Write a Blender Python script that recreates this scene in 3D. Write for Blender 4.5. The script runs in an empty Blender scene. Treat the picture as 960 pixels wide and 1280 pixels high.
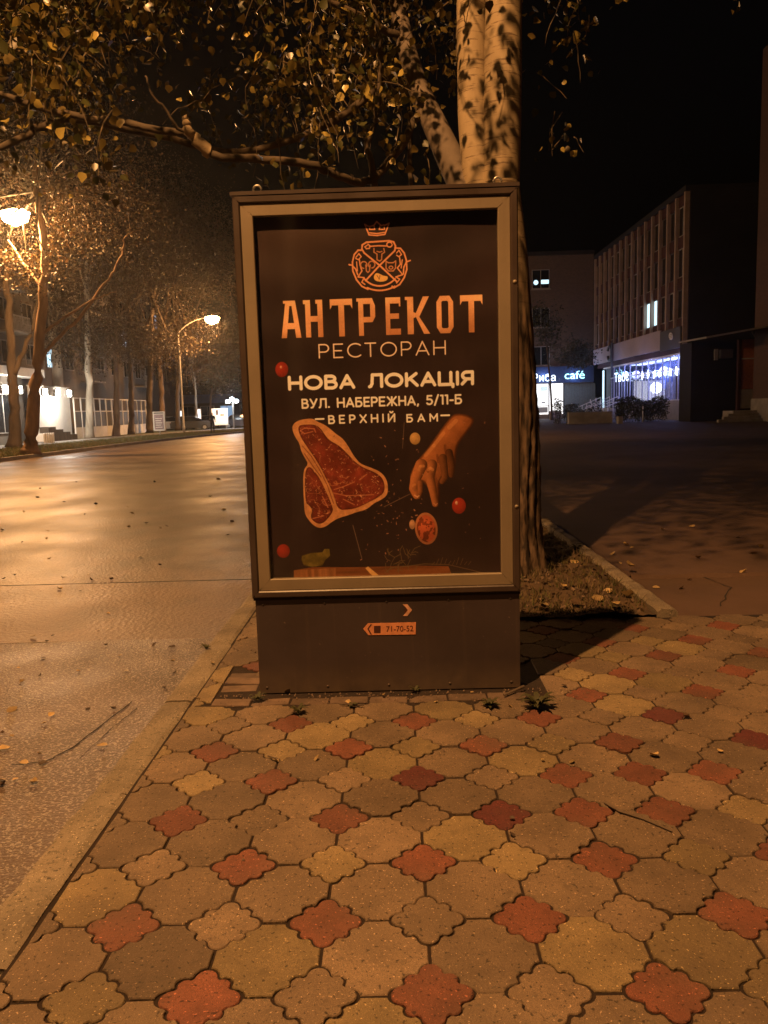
import bpy, bmesh, math, random
import numpy as np
from mathutils import Vector, Matrix
random.seed(7); rng = np.random.default_rng(7)
C = bpy.data.collections.new("street_scene")
bpy.context.scene.collection.children.link(C)
S = bpy.context.scene

# ------------------------------------------------------------------ camera
FPX, CH = 985.0, 1.45
TH = math.atan(127/FPX); PS = math.atan(16.5/FPX); RO = math.radians(1.7)
Fv = np.array([-math.sin(PS)*math.cos(TH), math.cos(PS)*math.cos(TH), -math.sin(TH)])
r0 = np.array([math.cos(PS), math.sin(PS), 0.0]); u0 = np.cross(r0, Fv)
Rv = math.cos(RO)*r0-math.sin(RO)*u0; Uv = math.cos(RO)*u0+math.sin(RO)*r0
cd = bpy.data.cameras.new("camera"); cam = bpy.data.objects.new("camera", cd); C.objects.link(cam)
cd.sensor_fit = 'VERTICAL'; cd.sensor_height = 24.0; cd.lens = 24.0*FPX/1280.0
cd.clip_start = 0.05; cd.clip_end = 3000
M = Matrix(((Rv[0], Uv[0], -Fv[0], 0), (Rv[1], Uv[1], -Fv[1], 0), (Rv[2], Uv[2], -Fv[2], CH), (0, 0, 0, 1)))
cam.matrix_world = M
S.camera = cam

def ray(x, y): return Fv+(x-480)/FPX*Rv+(640-y)/FPX*Uv
def G(x, y, z=0.0):                       # where a line of sight meets level z
    d = ray(x, y); t = (z-CH)/d[2]; return np.array([0, 0, CH])+t*d
def P(x, y, Y):                           # ... and where it meets the upright plane at distance Y
    d = ray(x, y); t = Y/d[1]; return np.array([0, 0, CH])+t*d

# ------------------------------------------------------------------ world (night sky)
W = bpy.data.worlds.new("World"); S.world = W; W.use_nodes = True
nt = W.node_tree; bgn = nt.nodes['Background']
sky = nt.nodes.new('ShaderNodeTexSky'); sky.sky_type = 'NISHITA'; sky.sun_disc = False
sky.sun_elevation = math.radians(-4); sky.sun_rotation = math.radians(200)
nt.links.new(sky.outputs[0], bgn.inputs[0]); bgn.inputs[1].default_value = 0.05
S.view_settings.view_transform = 'Standard'; S.view_settings.look = 'None'
S.view_settings.exposure = 0.0; S.view_settings.gamma = 1.0
SODIUM = (1.0, 0.465, 0.15)
E_NEAR, E_ROW = 7400.0, 8500.0

# ------------------------------------------------------------------ helpers
def s2l(c): return tuple(((v/255.0)/12.92 if v/255.0 <= 0.04045 else ((v/255.0+0.055)/1.055)**2.4) for v in c)

def thing(name, label, cat, loc=(0, 0, 0), group=None):
    o = bpy.data.objects.new(name, None); C.objects.link(o); o.location = loc
    o.empty_display_size = 0.2
    o['label'] = label; o['category'] = cat
    if group: o['group'] = group
    return o
def tag(o, label, cat, group=None):
    o['label'] = label; o['category'] = cat
    if group: o['group'] = group
    return o
def kind(o, k): o['kind'] = k; return o

class MB:
    def __init__(s): s.v = []; s.f = []
    def add(s, v, f):
        n = len(s.v); s.v.extend([tuple(map(float, p)) for p in v]); s.f.extend([tuple(i+n for i in q) for q in f]); return s
    def box(s, a, b, rz=0, o=None):
        x0, y0, z0 = a; x1, y1, z1 = b
        v = [(x0, y0, z0), (x1, y0, z0), (x1, y1, z0), (x0, y1, z0), (x0, y0, z1), (x1, y0, z1), (x1, y1, z1), (x0, y1, z1)]
        if rz:
            c, sn = math.cos(rz), math.sin(rz); ox, oy = o if o else ((x0+x1)/2, (y0+y1)/2)
            v = [(ox+(p[0]-ox)*c-(p[1]-oy)*sn, oy+(p[0]-ox)*sn+(p[1]-oy)*c, p[2]) for p in v]
        return s.add(v, [(0, 3, 2, 1), (4, 5, 6, 7), (0, 1, 5, 4), (1, 2, 6, 5), (2, 3, 7, 6), (3, 0, 4, 7)])
    def tube(s, pts, rad, n=8, caps=True, squash=None):
        pts = [np.array(p, float) for p in pts]; K = len(pts)
        if not hasattr(rad, '__len__'): rad = [rad]*K
        V = []; up = np.array([0.13, 0.21, 0.97])
        for i, p in enumerate(pts):
            t = pts[min(i+1, K-1)]-pts[max(i-1, 0)]; t = t/(np.linalg.norm(t)+1e-9)
            a = np.cross(t, up)
            if np.linalg.norm(a) < 0.25: a = np.cross(t, np.array([1.0, 0.1, 0]))
            a /= np.linalg.norm(a); b = np.cross(t, a)
            for k in range(n):
                w = 2*math.pi*k/n; V.append(p+rad[i]*(math.cos(w)*a+math.sin(w)*b))
        Fc = []
        for i in range(K-1):
            for k in range(n):
                Fc.append((i*n+k, i*n+(k+1) % n, (i+1)*n+(k+1) % n, (i+1)*n+k))
        if caps: Fc.append(tuple(range(n))[::-1]); Fc.append(tuple((K-1)*n+k for k in range(n)))
        return s.add(V, Fc)
    def lathe(s, prof, c=(0, 0, 0), n=16):
        V = []; Fc = []
        for (r, z) in prof:
            for k in range(n):
                w = 2*math.pi*k/n; V.append((c[0]+r*math.cos(w), c[1]+r*math.sin(w), c[2]+z))
        for i in range(len(prof)-1):
            for k in range(n): Fc.append((i*n+k, i*n+(k+1) % n, (i+1)*n+(k+1) % n, (i+1)*n+k))
        Fc.append(tuple(range(n))[::-1]); Fc.append(tuple((len(prof)-1)*n+k for k in range(n)))
        return s.add(V, Fc)
    def prism(s, poly, f0, f1):             # poly 2D, f0/f1 map a 2D point to 3D (front, back)
        n = len(poly); V = [f0(*p) for p in poly]+[f1(*p) for p in poly]
        Fc = [tuple(range(n)), tuple(range(n, 2*n))[::-1]]+[(k, n+k, n+(k+1) % n, (k+1) % n) for k in range(n)]
        return s.add(V, Fc)
    def build(s, name, m, parent=None, smooth=False, rel=True):
        v = s.v
        if parent is not None and rel:
            L = parent.location
            q = parent
            ox, oy, oz = L
            while q.parent is not None:
                q = q.parent; ox += q.location[0]; oy += q.location[1]; oz += q.location[2]
            v = [(a-ox, b-oy, c-oz) for a, b, c in v]
        me = bpy.data.meshes.new(name); me.from_pydata(v, [], s.f); me.update()
        if m: me.materials.append(m)
        if smooth: me.polygons.foreach_set('use_smooth', [True]*len(me.polygons))
        o = bpy.data.objects.new(name, me); C.objects.link(o)
        if parent is not None: o.parent = parent
        return o

def np_mesh(name, V, Fq, m, parent=None, smooth=False, mat_idx=None, mats=None):
    """fast mesh from numpy arrays; Fq is (n,k)"""
    V = np.asarray(V, dtype=np.float32); Fq = np.asarray(Fq, dtype=np.int32)
    if parent is not None:
        q = parent; o3 = np.zeros(3)
        while q is not None: o3 += np.array(q.location); q = q.parent
        V = V-o3.astype(np.float32)
    me = bpy.data.meshes.new(name); n, k = Fq.shape
    me.vertices.add(len(V)); me.vertices.foreach_set('co', V.ravel())
    me.loops.add(n*k); me.loops.foreach_set('vertex_index', Fq.ravel())
    me.polygons.add(n); me.polygons.foreach_set('loop_start', np.arange(0, n*k, k, dtype=np.int32))
    me.polygons.foreach_set('loop_total', np.full(n, k, dtype=np.int32))
    for mm in (mats or [m]): me.materials.append(mm)
    if mat_idx is not None: me.polygons.foreach_set('material_index', np.asarray(mat_idx, dtype=np.int32))
    if smooth: me.polygons.foreach_set('use_smooth', np.ones(n, dtype=bool))
    me.update(calc_edges=True); me.validate()
    o = bpy.data.objects.new(name, me); C.objects.link(o)
    if parent is not None: o.parent = parent
    return o

def copy_tree(o, parent=None):
    c = o.copy(); C.objects.link(c)
    if parent is not None: c.parent = parent
    for ch in [x for x in o.children]: copy_tree(ch, c)
    return c

# ------------------------------------------------------------------ materials
def mat(name, col, rough=0.7, var=0.25, vscale=8.0, col2=None, bump=0.0, bscale=60.0, metal=0.0, stretch=(1, 1, 1),
        rand=0.0, spec=None, speck=None, sscale=150.0, emis=None, estr=0.0, trans=0.0, fine=False, rvar=0.0, rscale=2.0, bdist=0.01):
    m = bpy.data.materials.new(name); m.use_nodes = True; t = m.node_tree; N = t.nodes; L = t.links
    b = N['Principled BSDF']; b.inputs['Roughness'].default_value = rough; b.inputs['Metallic'].default_value = metal
    if spec is not None: b.inputs['Specular IOR Level'].default_value = spec
    tc = N.new('ShaderNodeTexCoord'); mp = N.new('ShaderNodeMapping'); mp.inputs['Scale'].default_value = stretch
    gpos = N.new('ShaderNodeNewGeometry')
    L.new(gpos.outputs['Position'], mp.inputs['Vector'])
    n1 = N.new('ShaderNodeTexNoise'); n1.inputs['Scale'].default_value = vscale; n1.inputs['Detail'].default_value = 6
    n1.inputs['Roughness'].default_value = 0.6
    L.new(mp.outputs[0], n1.inputs['Vector'])
    c2 = col2 if col2 else tuple(v*(1-var) for v in col)
    cr = N.new('ShaderNodeValToRGB'); cr.color_ramp.elements[0].position = 0.32; cr.color_ramp.elements[1].position = 0.68
    cr.color_ramp.elements[0].color = (*c2, 1); cr.color_ramp.elements[1].color = (*(v*(1+(0 if col2 else var*0.5)) for v in col), 1)
    L.new(n1.outputs[0], cr.inputs[0]); out = cr.outputs[0]
    if speck:
        n2 = N.new('ShaderNodeTexNoise'); n2.inputs['Scale'].default_value = sscale; n2.inputs['Detail'].default_value = 2
        L.new(mp.outputs[0], n2.inputs['Vector'])
        r2 = N.new('ShaderNodeValToRGB'); r2.color_ramp.elements[0].position = speck[1]; r2.color_ramp.elements[1].position = speck[1]+0.05
        L.new(n2.outputs[0], r2.inputs[0])
        mx = N.new('ShaderNodeMixRGB'); L.new(r2.outputs[0], mx.inputs[0]); L.new(out, mx.inputs[1]); mx.inputs[2].default_value = (*speck[0], 1)
        out = mx.outputs[0]
    if fine:      # sand grain, pale chips and broad grime over the base colour
        for (sc, p0, p1, c_, fac) in ((420, 0.46, 0.56, tuple(v*0.55 for v in col), 0.8), (520, 0.63, 0.67, tuple(min(1, v*1.9) for v in col), 0.8), (1.7, 0.48, 0.66, (0.060, 0.042, 0.028), 0.55), (22, 0.58, 0.70, tuple(v*0.5 for v in col), 0.6), (75, 0.63, 0.655, tuple(v*0.22 for v in col), 0.95), (130, 0.66, 0.68, tuple(min(1, v*2.6) for v in col), 0.9)):
            nf = N.new('ShaderNodeTexNoise'); nf.inputs['Scale'].default_value = sc; nf.inputs['Detail'].default_value = 4; L.new(mp.outputs[0], nf.inputs['Vector'])
            mrf = N.new('ShaderNodeMapRange'); mrf.inputs['From Min'].default_value = p0; mrf.inputs['From Max'].default_value = p1; mrf.inputs['To Max'].default_value = fac; L.new(nf.outputs[0], mrf.inputs['Value'])
            mf = N.new('ShaderNodeMixRGB'); L.new(mrf.outputs[0], mf.inputs[0]); L.new(out, mf.inputs[1]); mf.inputs[2].default_value = (*c_, 1); out = mf.outputs[0]
    if rand:
        oi = N.new('ShaderNodeObjectInfo'); hs = N.new('ShaderNodeHueSaturation')
        mr = N.new('ShaderNodeMapRange'); mr.inputs['To Min'].default_value = 1-rand; mr.inputs['To Max'].default_value = 1+rand
        L.new(oi.outputs['Random'], mr.inputs['Value']); L.new(mr.outputs[0], hs.inputs['Value']); L.new(out, hs.inputs['Color'])
        out = hs.outputs[0]
    L.new(out, b.inputs['Base Color'])
    if rvar:
        n4 = N.new('ShaderNodeTexNoise'); n4.inputs['Scale'].default_value = rscale; n4.inputs['Detail'].default_value = 4
        L.new(mp.outputs[0], n4.inputs['Vector'])
        mr = N.new('ShaderNodeMapRange'); mr.inputs['From Min'].default_value = 0.3; mr.inputs['From Max'].default_value = 0.7
        mr.inputs['To Min'].default_value = max(0.05, rough-rvar); mr.inputs['To Max'].default_value = min(1, rough+rvar)
        L.new(n4.outputs[0], mr.inputs['Value']); L.new(mr.outputs[0], b.inputs['Roughness'])
    if bump:
        n3 = N.new('ShaderNodeTexNoise'); n3.inputs['Scale'].default_value = bscale; n3.inputs['Detail'].default_value = 5
        L.new(mp.outputs[0], n3.inputs['Vector'])
        bp = N.new('ShaderNodeBump'); bp.inputs['Strength'].default_value = bump; bp.inputs['Distance'].default_value = bdist
        L.new(n3.outputs[0], bp.inputs['Height']); L.new(bp.outputs[0], b.inputs['Normal'])
    if emis:
        b.inputs['Emission Color'].default_value = (*emis, 1); b.inputs['Emission Strength'].default_value = estr
    if trans:
        tl = N.new('ShaderNodeBsdfTranslucent'); L.new(out, tl.inputs['Color'])
        ms = N.new('ShaderNodeMixShader'); ms.inputs[0].default_value = trans
        L.new(b.outputs[0], ms.inputs[1]); L.new(tl.outputs[0], ms.inputs[2]); L.new(ms.outputs[0], N['Material Output'].inputs['Surface'])
    return m

def emat(name, col, st):
    m = bpy.data.materials.new(name); m.use_nodes = True; b = m.node_tree.nodes['Principled BSDF']
    b.inputs['Base Color'].default_value = (0.6, 0.6, 0.6, 1)
    b.inputs['Emission Color'].default_value = (*col, 1); b.inputs['Emission Strength'].default_value = st; return m

def glass_mat(name, tint=(0.95, 0.97, 0.97), refl=1.0, rough=0.03):
    m = bpy.data.materials.new(name); m.use_nodes = True; t = m.node_tree; N = t.nodes; L = t.links
    tr = N.new('ShaderNodeBsdfTransparent'); tr.inputs[0].default_value = (*tint, 1)
    gl = N.new('ShaderNodeBsdfGlossy'); gl.inputs['Roughness'].default_value = rough
    fr = N.new('ShaderNodeLayerWeight'); pw = N.new('ShaderNodeMath'); pw.operation = 'POWER'; pw.inputs[1].default_value = 4.5
    L.new(fr.outputs['Facing'], pw.inputs[0])
    ad = N.new('ShaderNodeMath'); ad.operation = 'ADD'; ad.inputs[1].default_value = 0.045; L.new(pw.outputs[0], ad.inputs[0]); fr = ad
    mu = N.new('ShaderNodeMath'); mu.operation = 'MULTIPLY'; mu.inputs[1].default_value = refl
    ms = N.new('ShaderNodeMixShader'); L.new(fr.outputs[0], mu.inputs[0]); L.new(mu.outputs[0], ms.inputs[0])
    L.new(tr.outputs[0], ms.inputs[1]); L.new(gl.outputs[0], ms.inputs[2]); L.new(ms.outputs[0], N['Material Output'].inputs['Surface'])
    return m

MT = {}
MT['asphalt'] = mat('asphalt', (0.135, 0.088, 0.056), 0.50, 0.70, 0.45, stretch=(1, 0.8, 1), bump=0.8, bscale=32, speck=((0.22, 0.17, 0.12), 0.60), sscale=60, rvar=0.09, rscale=0.7, spec=0.6, bdist=0.010, fine=True)
MT['asphalt_rough'] = mat('asphalt_rough', (0.072, 0.047, 0.032), 0.48, 0.55, 0.9, bump=0.9, bscale=75, speck=((0.22, 0.19, 0.15), 0.56), sscale=85, rvar=0.10, rscale=1.5, spec=0.6, bdist=0.008)
MT['asphalt_lot'] = mat('asphalt_lot', (0.082, 0.048, 0.034), 0.82, 0.35, 0.8, bump=0.4, bscale=80, speck=((0.12, 0.1, 0.09), 0.66), sscale=90, bdist=0.006)
MT['crack'] = mat('crack', (0.015, 0.012, 0.01), 0.9)
MT['joint_sand'] = mat('joint_sand', (0.016, 0.008, 0.005), 0.95, 0.5, 30, bump=0.6, bscale=200)
TK = dict(bump=0.8, bscale=95, sscale=60, bdist=0.005, fine=True)
MT['tile_grey'] = mat('tile_grey', (0.155, 0.110, 0.072), 0.78, 0.38, 5, rand=0.3, speck=((0.09, 0.075, 0.055), 0.66), **TK)
MT['tile_yellow'] = mat('tile_yellow', (0.205, 0.152, 0.080), 0.78, 0.35, 5, rand=0.22, speck=((0.12, 0.1, 0.06), 0.68), **TK)
MT['tile_red'] = mat('tile_red', (0.145, 0.050, 0.030), 0.78, 0.42, 7, rand=0.22, speck=((0.16, 0.06, 0.04), 0.67), **TK)
MT['tile_dark_red'] = mat('tile_dark_red', (0.085, 0.018, 0.016), 0.78, 0.3, 7, rand=0.15, speck=((0.3, 0.2, 0.14), 0.7), **TK)
MT['brick'] = mat('brick', (0.11, 0.075, 0.055), 0.85, 0.4, 9, rand=0.3, bump=0.5, bscale=120, bdist=0.004)
MT['kerb'] = mat('kerb', (0.21, 0.175, 0.13), 0.8, 0.45, 3.5, rand=0.12, bump=0.6, bscale=70, speck=((0.1, 0.085, 0.06), 0.6), sscale=45, bdist=0.006, fine=True)
MT['soil'] = mat('soil', (0.075, 0.048, 0.028), 0.95, 0.5, 6, bump=0.8, bscale=50, bdist=0.02)
MT['grass_ground'] = mat('grass_ground', (0.10, 0.105, 0.04), 0.95, 0.5, 2.0, bump=0.8, bscale=15, bdist=0.03)
MT['grass'] = mat('grass', (0.10, 0.11, 0.035), 0.8, 0.4, 4.0, trans=0.3)
MT['dry_grass'] = mat('dry_grass', (0.16, 0.12, 0.05), 0.8, 0.4, 4.0, trans=0.3)
MT['weed'] = mat('weed', (0.06, 0.06, 0.022), 0.7, 0.3, 20, trans=0.25)
MT['footpath'] = mat('footpath', (0.17, 0.15, 0.13), 0.8, 0.25, 1.0)
MT['frame_dark'] = mat('frame_dark', (0.050, 0.035, 0.03), 0.42, 0.2, 4, bump=0.05, bscale=50, rvar=0.1)
MT['frame_face'] = mat('frame_face', (0.205, 0.165, 0.115), 0.5, 0.14, 3, bump=0.04, bscale=40, rvar=0.1)
MT['base_panel'] = mat('base_panel', (0.046, 0.034, 0.036), 0.5, 0.22, 2.5, bump=0.08, bscale=25, rvar=0.12, speck=((0.14, 0.11, 0.09), 0.74), sscale=60)
def splash(m, z_hi, col):
    t = m.node_tree; N = t.nodes; L = t.links; b = N['Principled BSDF']; src = b.inputs['Base Color'].links[0].from_socket
    g = N.new('ShaderNodeNewGeometry'); sp = N.new('ShaderNodeSeparateXYZ'); L.new(g.outputs['Position'], sp.inputs[0])
    n = N.new('ShaderNodeTexNoise'); n.inputs['Scale'].default_value = 14; n.inputs['Detail'].default_value = 6; L.new(g.outputs['Position'], n.inputs['Vector'])
    mr = N.new('ShaderNodeMapRange'); mr.inputs['From Min'].default_value = z_hi; mr.inputs['From Max'].default_value = 0.0; L.new(sp.outputs[2], mr.inputs['Value'])
    mu = N.new('ShaderNodeMath'); mu.operation = 'MULTIPLY'; L.new(mr.outputs[0], mu.inputs[0]); L.new(n.outputs[0], mu.inputs[1])
    mp = N.new('ShaderNodeMapping'); mp.inputs['Scale'].default_value = (26, 1, 0.7); L.new(g.outputs['Position'], mp.inputs['Vector'])
    n2 = N.new('ShaderNodeTexNoise'); n2.inputs['Scale'].default_value = 1; n2.inputs['Detail'].default_value = 3; L.new(mp.outputs[0], n2.inputs['Vector'])
    m2 = N.new('ShaderNodeMapRange'); m2.inputs['From Min'].default_value = 0.58; m2.inputs['From Max'].default_value = 0.75; m2.inputs['To Max'].default_value = 0.18; L.new(n2.outputs[0], m2.inputs['Value'])
    ad = N.new('ShaderNodeMath'); ad.operation = 'ADD'; ad.use_clamp = True; L.new(mu.outputs[0], ad.inputs[0]); L.new(m2.outputs[0], ad.inputs[1])
    mx = N.new('ShaderNodeMixRGB'); L.new(ad.outputs[0], mx.inputs[0]); L.new(src, mx.inputs[1]); mx.inputs[2].default_value = (*col, 1); L.new(mx.outputs[0], b.inputs['Base Color'])
splash(MT['base_panel'], 0.16, (0.13, 0.095, 0.065)); splash(MT['frame_face'], 0.0001, (0.12, 0.09, 0.06)); splash(MT['frame_dark'], 0.0001, (0.09, 0.065, 0.05))
MT['steel'] = mat('steel', (0.35, 0.33, 0.3), 0.4, 0.2, 10, metal=0.8)
MT['pole'] = mat('pole', (0.30, 0.28, 0.25), 0.6, 0.25, 3, bump=0.2)
MT['concrete'] = mat('concrete', (0.32, 0.29, 0.25), 0.85, 0.3, 1.2, bump=0.3)
MT['white_paint'] = mat('white_paint', (0.7, 0.67, 0.62), 0.6, 0.12, 1)
MT['plaster'] = mat('plaster', (0.17, 0.145, 0.125), 0.9, 0.2, 0.6)
MT['dark_wall'] = mat('dark_wall', (0.018, 0.015, 0.015), 0.9, 0.3, 0.5)
MT['black_glass'] = mat('black_glass', (0.01, 0.011, 0.013), 0.12, 0.1, 1)
MT['leaf_near'] = mat('leaf_near', (0.085, 0.062, 0.018), 0.36, 0.5, 1.3, trans=0.25, spec=0.5)
MT['leaf_yellow_lit'] = mat('leaf_yellow_lit', (0.42, 0.33, 0.09), 0.36, 0.5, 2.3, trans=0.3, spec=0.5)  # a few leaves carry lamplight in their colour besides yellowing
MT['leaf_near_green'] = mat('leaf_near_green', (0.05, 0.052, 0.016), 0.36, 0.4, 1.3, trans=0.2, spec=0.5)
MT['leaf_far'] = mat('leaf_far', (0.065, 0.036, 0.016), 0.6, 0.5, 0.5, trans=0.3)
MT['leaf_far_green'] = mat('leaf_far_green', (0.062, 0.048, 0.02), 0.6, 0.5, 0.5, trans=0.3)
MT['leaf_dark'] = mat('leaf_dark', (0.04, 0.045, 0.02), 0.7, 0.4, 0.8)
MT['leaf_fallen'] = mat('leaf_fallen', (0.34, 0.24, 0.11), 0.6, 0.4, 20, rand=0.4)
MT['leaf_fallen_dark'] = mat('leaf_fallen_dark', (0.06, 0.035, 0.02), 0.7, 0.4, 20, rand=0.4)
MT['bark_far'] = mat('bark_far', (0.16, 0.11, 0.075), 0.9, 0.4, 3, stretch=(1, 1, 0.25), bump=0.6, bscale=8, bdist=0.05)
MT['bark_pale'] = mat('bark_pale', (0.34, 0.30, 0.24), 0.9, 0.35, 3, stretch=(1, 1, 0.25), bump=0.4, bscale=8, bdist=0.04)
MT['bark_dark'] = mat('bark_dark', (0.10, 0.075, 0.055), 0.9, 0.4, 3, stretch=(1, 1, 0.25), bump=0.6, bscale=8, bdist=0.05)
MT['limb_bark'] = mat('limb_bark', (0.12, 0.095, 0.075), 0.85, 0.35, 3, bump=0.3, bscale=30)
MT['branch_bark_shaded'] = mat('branch_bark_shaded', (0.065, 0.047, 0.030), 0.85, 0.5, 5, bump=0.4, bscale=40)  # darker copy of the near bark; the branches' shade is in its colour
MT['twig'] = mat('twig', (0.10, 0.075, 0.045), 0.85, 0.4, 20)

def bark_near():
    m = mat('bark_near', (0.29, 0.225, 0.14), 0.8, 0.25, 2.2, stretch=(1, 1, 0.5), bump=0.25, bscale=40, bdist=0.008)
    t = m.node_tree; N = t.nodes; L = t.links; b = N['Principled BSDF']
    pale = b.inputs['Base Color'].links[0].from_socket
    g = N.new('ShaderNodeNewGeometry'); mp = N.new('ShaderNodeMapping'); mp.inputs['Scale'].default_value = (3.0, 3.0, 34.0)
    L.new(g.outputs['Position'], mp.inputs['Vector'])
    n = N.new('ShaderNodeTexNoise'); n.inputs['Scale'].default_value = 1.3; n.inputs['Detail'].default_value = 5; n.inputs['Roughness'].default_value = 0.7
    L.new(mp.outputs[0], n.inputs['Vector'])
    r = N.new('ShaderNodeValToRGB'); r.color_ramp.elements[0].position = 0.565; r.color_ramp.elements[1].position = 0.61
    L.new(n.outputs[0], r.inputs[0])
    mx = N.new('ShaderNodeMixRGB'); L.new(r.outputs[0], mx.inputs[0]); L.new(pale, mx.inputs[1]); mx.inputs[2].default_value = (0.11, 0.075, 0.045, 1)
    # rugged old bark low down, smooth pale bark above
    sp = N.new('ShaderNodeSeparateXYZ'); L.new(g.outputs['Position'], sp.inputs[0])
    n5 = N.new('ShaderNodeTexNoise'); n5.inputs['Scale'].default_value = 3; L.new(g.outputs['Position'], n5.inputs['Vector'])
    ad = N.new('ShaderNodeMath'); ad.operation = 'ADD'; L.new(sp.outputs[2], ad.inputs[0]); L.new(n5.outputs[0], ad.inputs[1])
    mr = N.new('ShaderNodeMapRange'); mr.inputs['From Min'].default_value = 2.6; mr.inputs['From Max'].default_value = 3.5
    L.new(ad.outputs[0], mr.inputs['Value'])
    mp2 = N.new('ShaderNodeMapping'); mp2.inputs['Scale'].default_value = (1, 1, 0.22); L.new(g.outputs['Position'], mp2.inputs['Vector'])
    n6 = N.new('ShaderNodeTexNoise'); n6.inputs['Scale'].default_value = 22; n6.inputs['Detail'].default_value = 5; L.new(mp2.outputs[0], n6.inputs['Vector'])
    r6 = N.new('ShaderNodeValToRGB'); r6.color_ramp.elements[0].position = 0.42; r6.color_ramp.elements[1].position = 0.62
    r6.color_ramp.elements[0].color = (0.022, 0.014, 0.010, 1); r6.color_ramp.elements[1].color = (0.15, 0.10, 0.065, 1)
    L.new(n6.outputs[0], r6.inputs[0])
    m2 = N.new('ShaderNodeMixRGB'); L.new(mr.outputs[0], m2.inputs[0]); L.new(r6.outputs[0], m2.inputs[1]); L.new(mx.outputs[0], m2.inputs[2])
    L.new(m2.outputs[0], b.inputs['Base Color'])
    return m
MT['bark_near'] = bark_near()

def wall_brick(name, c1, c2, mortar, scale, axis='x'):
    m = bpy.data.materials.new(name); m.use_nodes = True; t = m.node_tree; N = t.nodes; L = t.links; b = N['Principled BSDF']
    g = N.new('ShaderNodeNewGeometry'); sp = N.new('ShaderNodeSeparateXYZ'); cb = N.new('ShaderNodeCombineXYZ')
    L.new(g.outputs['Position'], sp.inputs[0]); L.new(sp.outputs[0 if axis == 'x' else 1], cb.inputs[0]); L.new(sp.outputs[2], cb.inputs[1])
    br = N.new('ShaderNodeTexBrick'); br.inputs['Scale'].default_value = scale; br.inputs['Color1'].default_value = (*c1, 1)
    br.inputs['Color2'].default_value = (*c2, 1); br.inputs['Mortar'].default_value = (*mortar, 1)
    L.new(cb.outputs[0], br.inputs['Vector']); L.new(br.outputs[0], b.inputs['Base Color']); b.inputs['Roughness'].default_value = 0.9
    return m
MT['brick_wall'] = wall_brick('brick_wall', (0.15, 0.10, 0.07), (0.11, 0.075, 0.055), (0.09, 0.07, 0.06), 2.2)
MT['red_panel'] = mat('red_panel', (0.060, 0.018, 0.015), 0.8, 0.3, 0.7)

# ------------------------------------------------------------------ ground
def grid_sheet(name, x0, x1, y0, y1, nx, ny, zf, m):
    xs = np.linspace(x0, x1, nx+1); ys = np.linspace(y0, y1, ny+1); X, Yg = np.meshgrid(xs, ys)
    Z = zf(X, Yg); V = np.stack([X, Yg, Z], -1).reshape(-1, 3)
    i = np.arange(nx*ny); r = i//nx; c = i % nx; a = r*(nx+1)+c
    o = np_mesh(name, V, np.stack([a, a+1, a+nx+2, a+nx+1], 1), m, smooth=True); return kind(o, 'structure')

KX = -1.24        # road-side edge of the near kerb
ROADZ = -0.12
grid_sheet('ground', -330, 330, -60, 640, 20, 20, lambda X, Y: X*0-0.30, MT['soil'])
def farkerb(y):   # left kerb line: straight, then bending to the right
    return -15.5+(0.0035*max(0, y-40)**1.95 if y > 40 else 0)
def strip(name, fl, fr, ys, z, m, zr=None):
    b = MB(); V = []; n = len(ys)
    for y in ys: V += [(fl(y), y, z), (fr(y), y, z if zr is None else zr)]
    b.add(V, [(2*i, 2*i+1, 2*i+3, 2*i+2) for i in range(n-1)]); return kind(b.build(name, m), 'structure')
YS = [-30, -10, 0, 10, 20, 30, 35, 40, 45, 50, 55, 60, 65, 70, 80, 90, 100, 115]
road = strip('road', lambda y: min(farkerb(y), 4)-0.01, lambda y: KX+0.01+(0 if y < 40 else (y-40)*0.22), [7.42]+YS[4:]+[140], ROADZ, MT['asphalt'])
def wavy(name, x0, x1, y0, y1, z, m, amp=0.012):   # a slab of asphalt with uneven sawn ends
    nx = 90; xs = np.linspace(x0, x1, nx); b = MB()
    w0 = np.cumsum(rng.normal(0, 1, nx)); w0 = (w0-np.linspace(w0[0], w0[-1], nx))*amp*0.35+rng.normal(0, amp*0.3, nx)
    w1 = np.cumsum(rng.normal(0, 1, nx)); w1 = (w1-np.linspace(w1[0], w1[-1], nx))*amp*0.35+rng.normal(0, amp*0.3, nx)
    V = [(x, y0+a, z) for x, a in zip(xs, w0)]+[(x, y1+a, z) for x, a in zip(xs, w1)]+[(x, y0+a, z-0.05) for x, a in zip(xs, w0)]+[(x, y1+a, z-0.05) for x, a in zip(xs, w1)]
    F_ = []
    for i in range(nx-1):
        F_ += [(i, i+1, nx+i+1, nx+i), (2*nx+i, 2*nx+i+1, i+1, i), (nx+i, nx+i+1, 3*nx+i+1, 3*nx+i)]
    b.add(V, F_); return kind(b.build(name, m), 'structure')
wavy('road', -40, KX+0.01, 5.43, 7.38, ROADZ+0.002, MT['asphalt'])
wavy('road', -40, KX+0.01, -20, 5.40, ROADZ+0.010, MT['asphalt_rough'])
kind(MB().box((-40, 5.2, ROADZ-0.06), (KX+0.01, 7.6, ROADZ-0.022)).build('road_joint', MT['crack']), 'structure')
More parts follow.
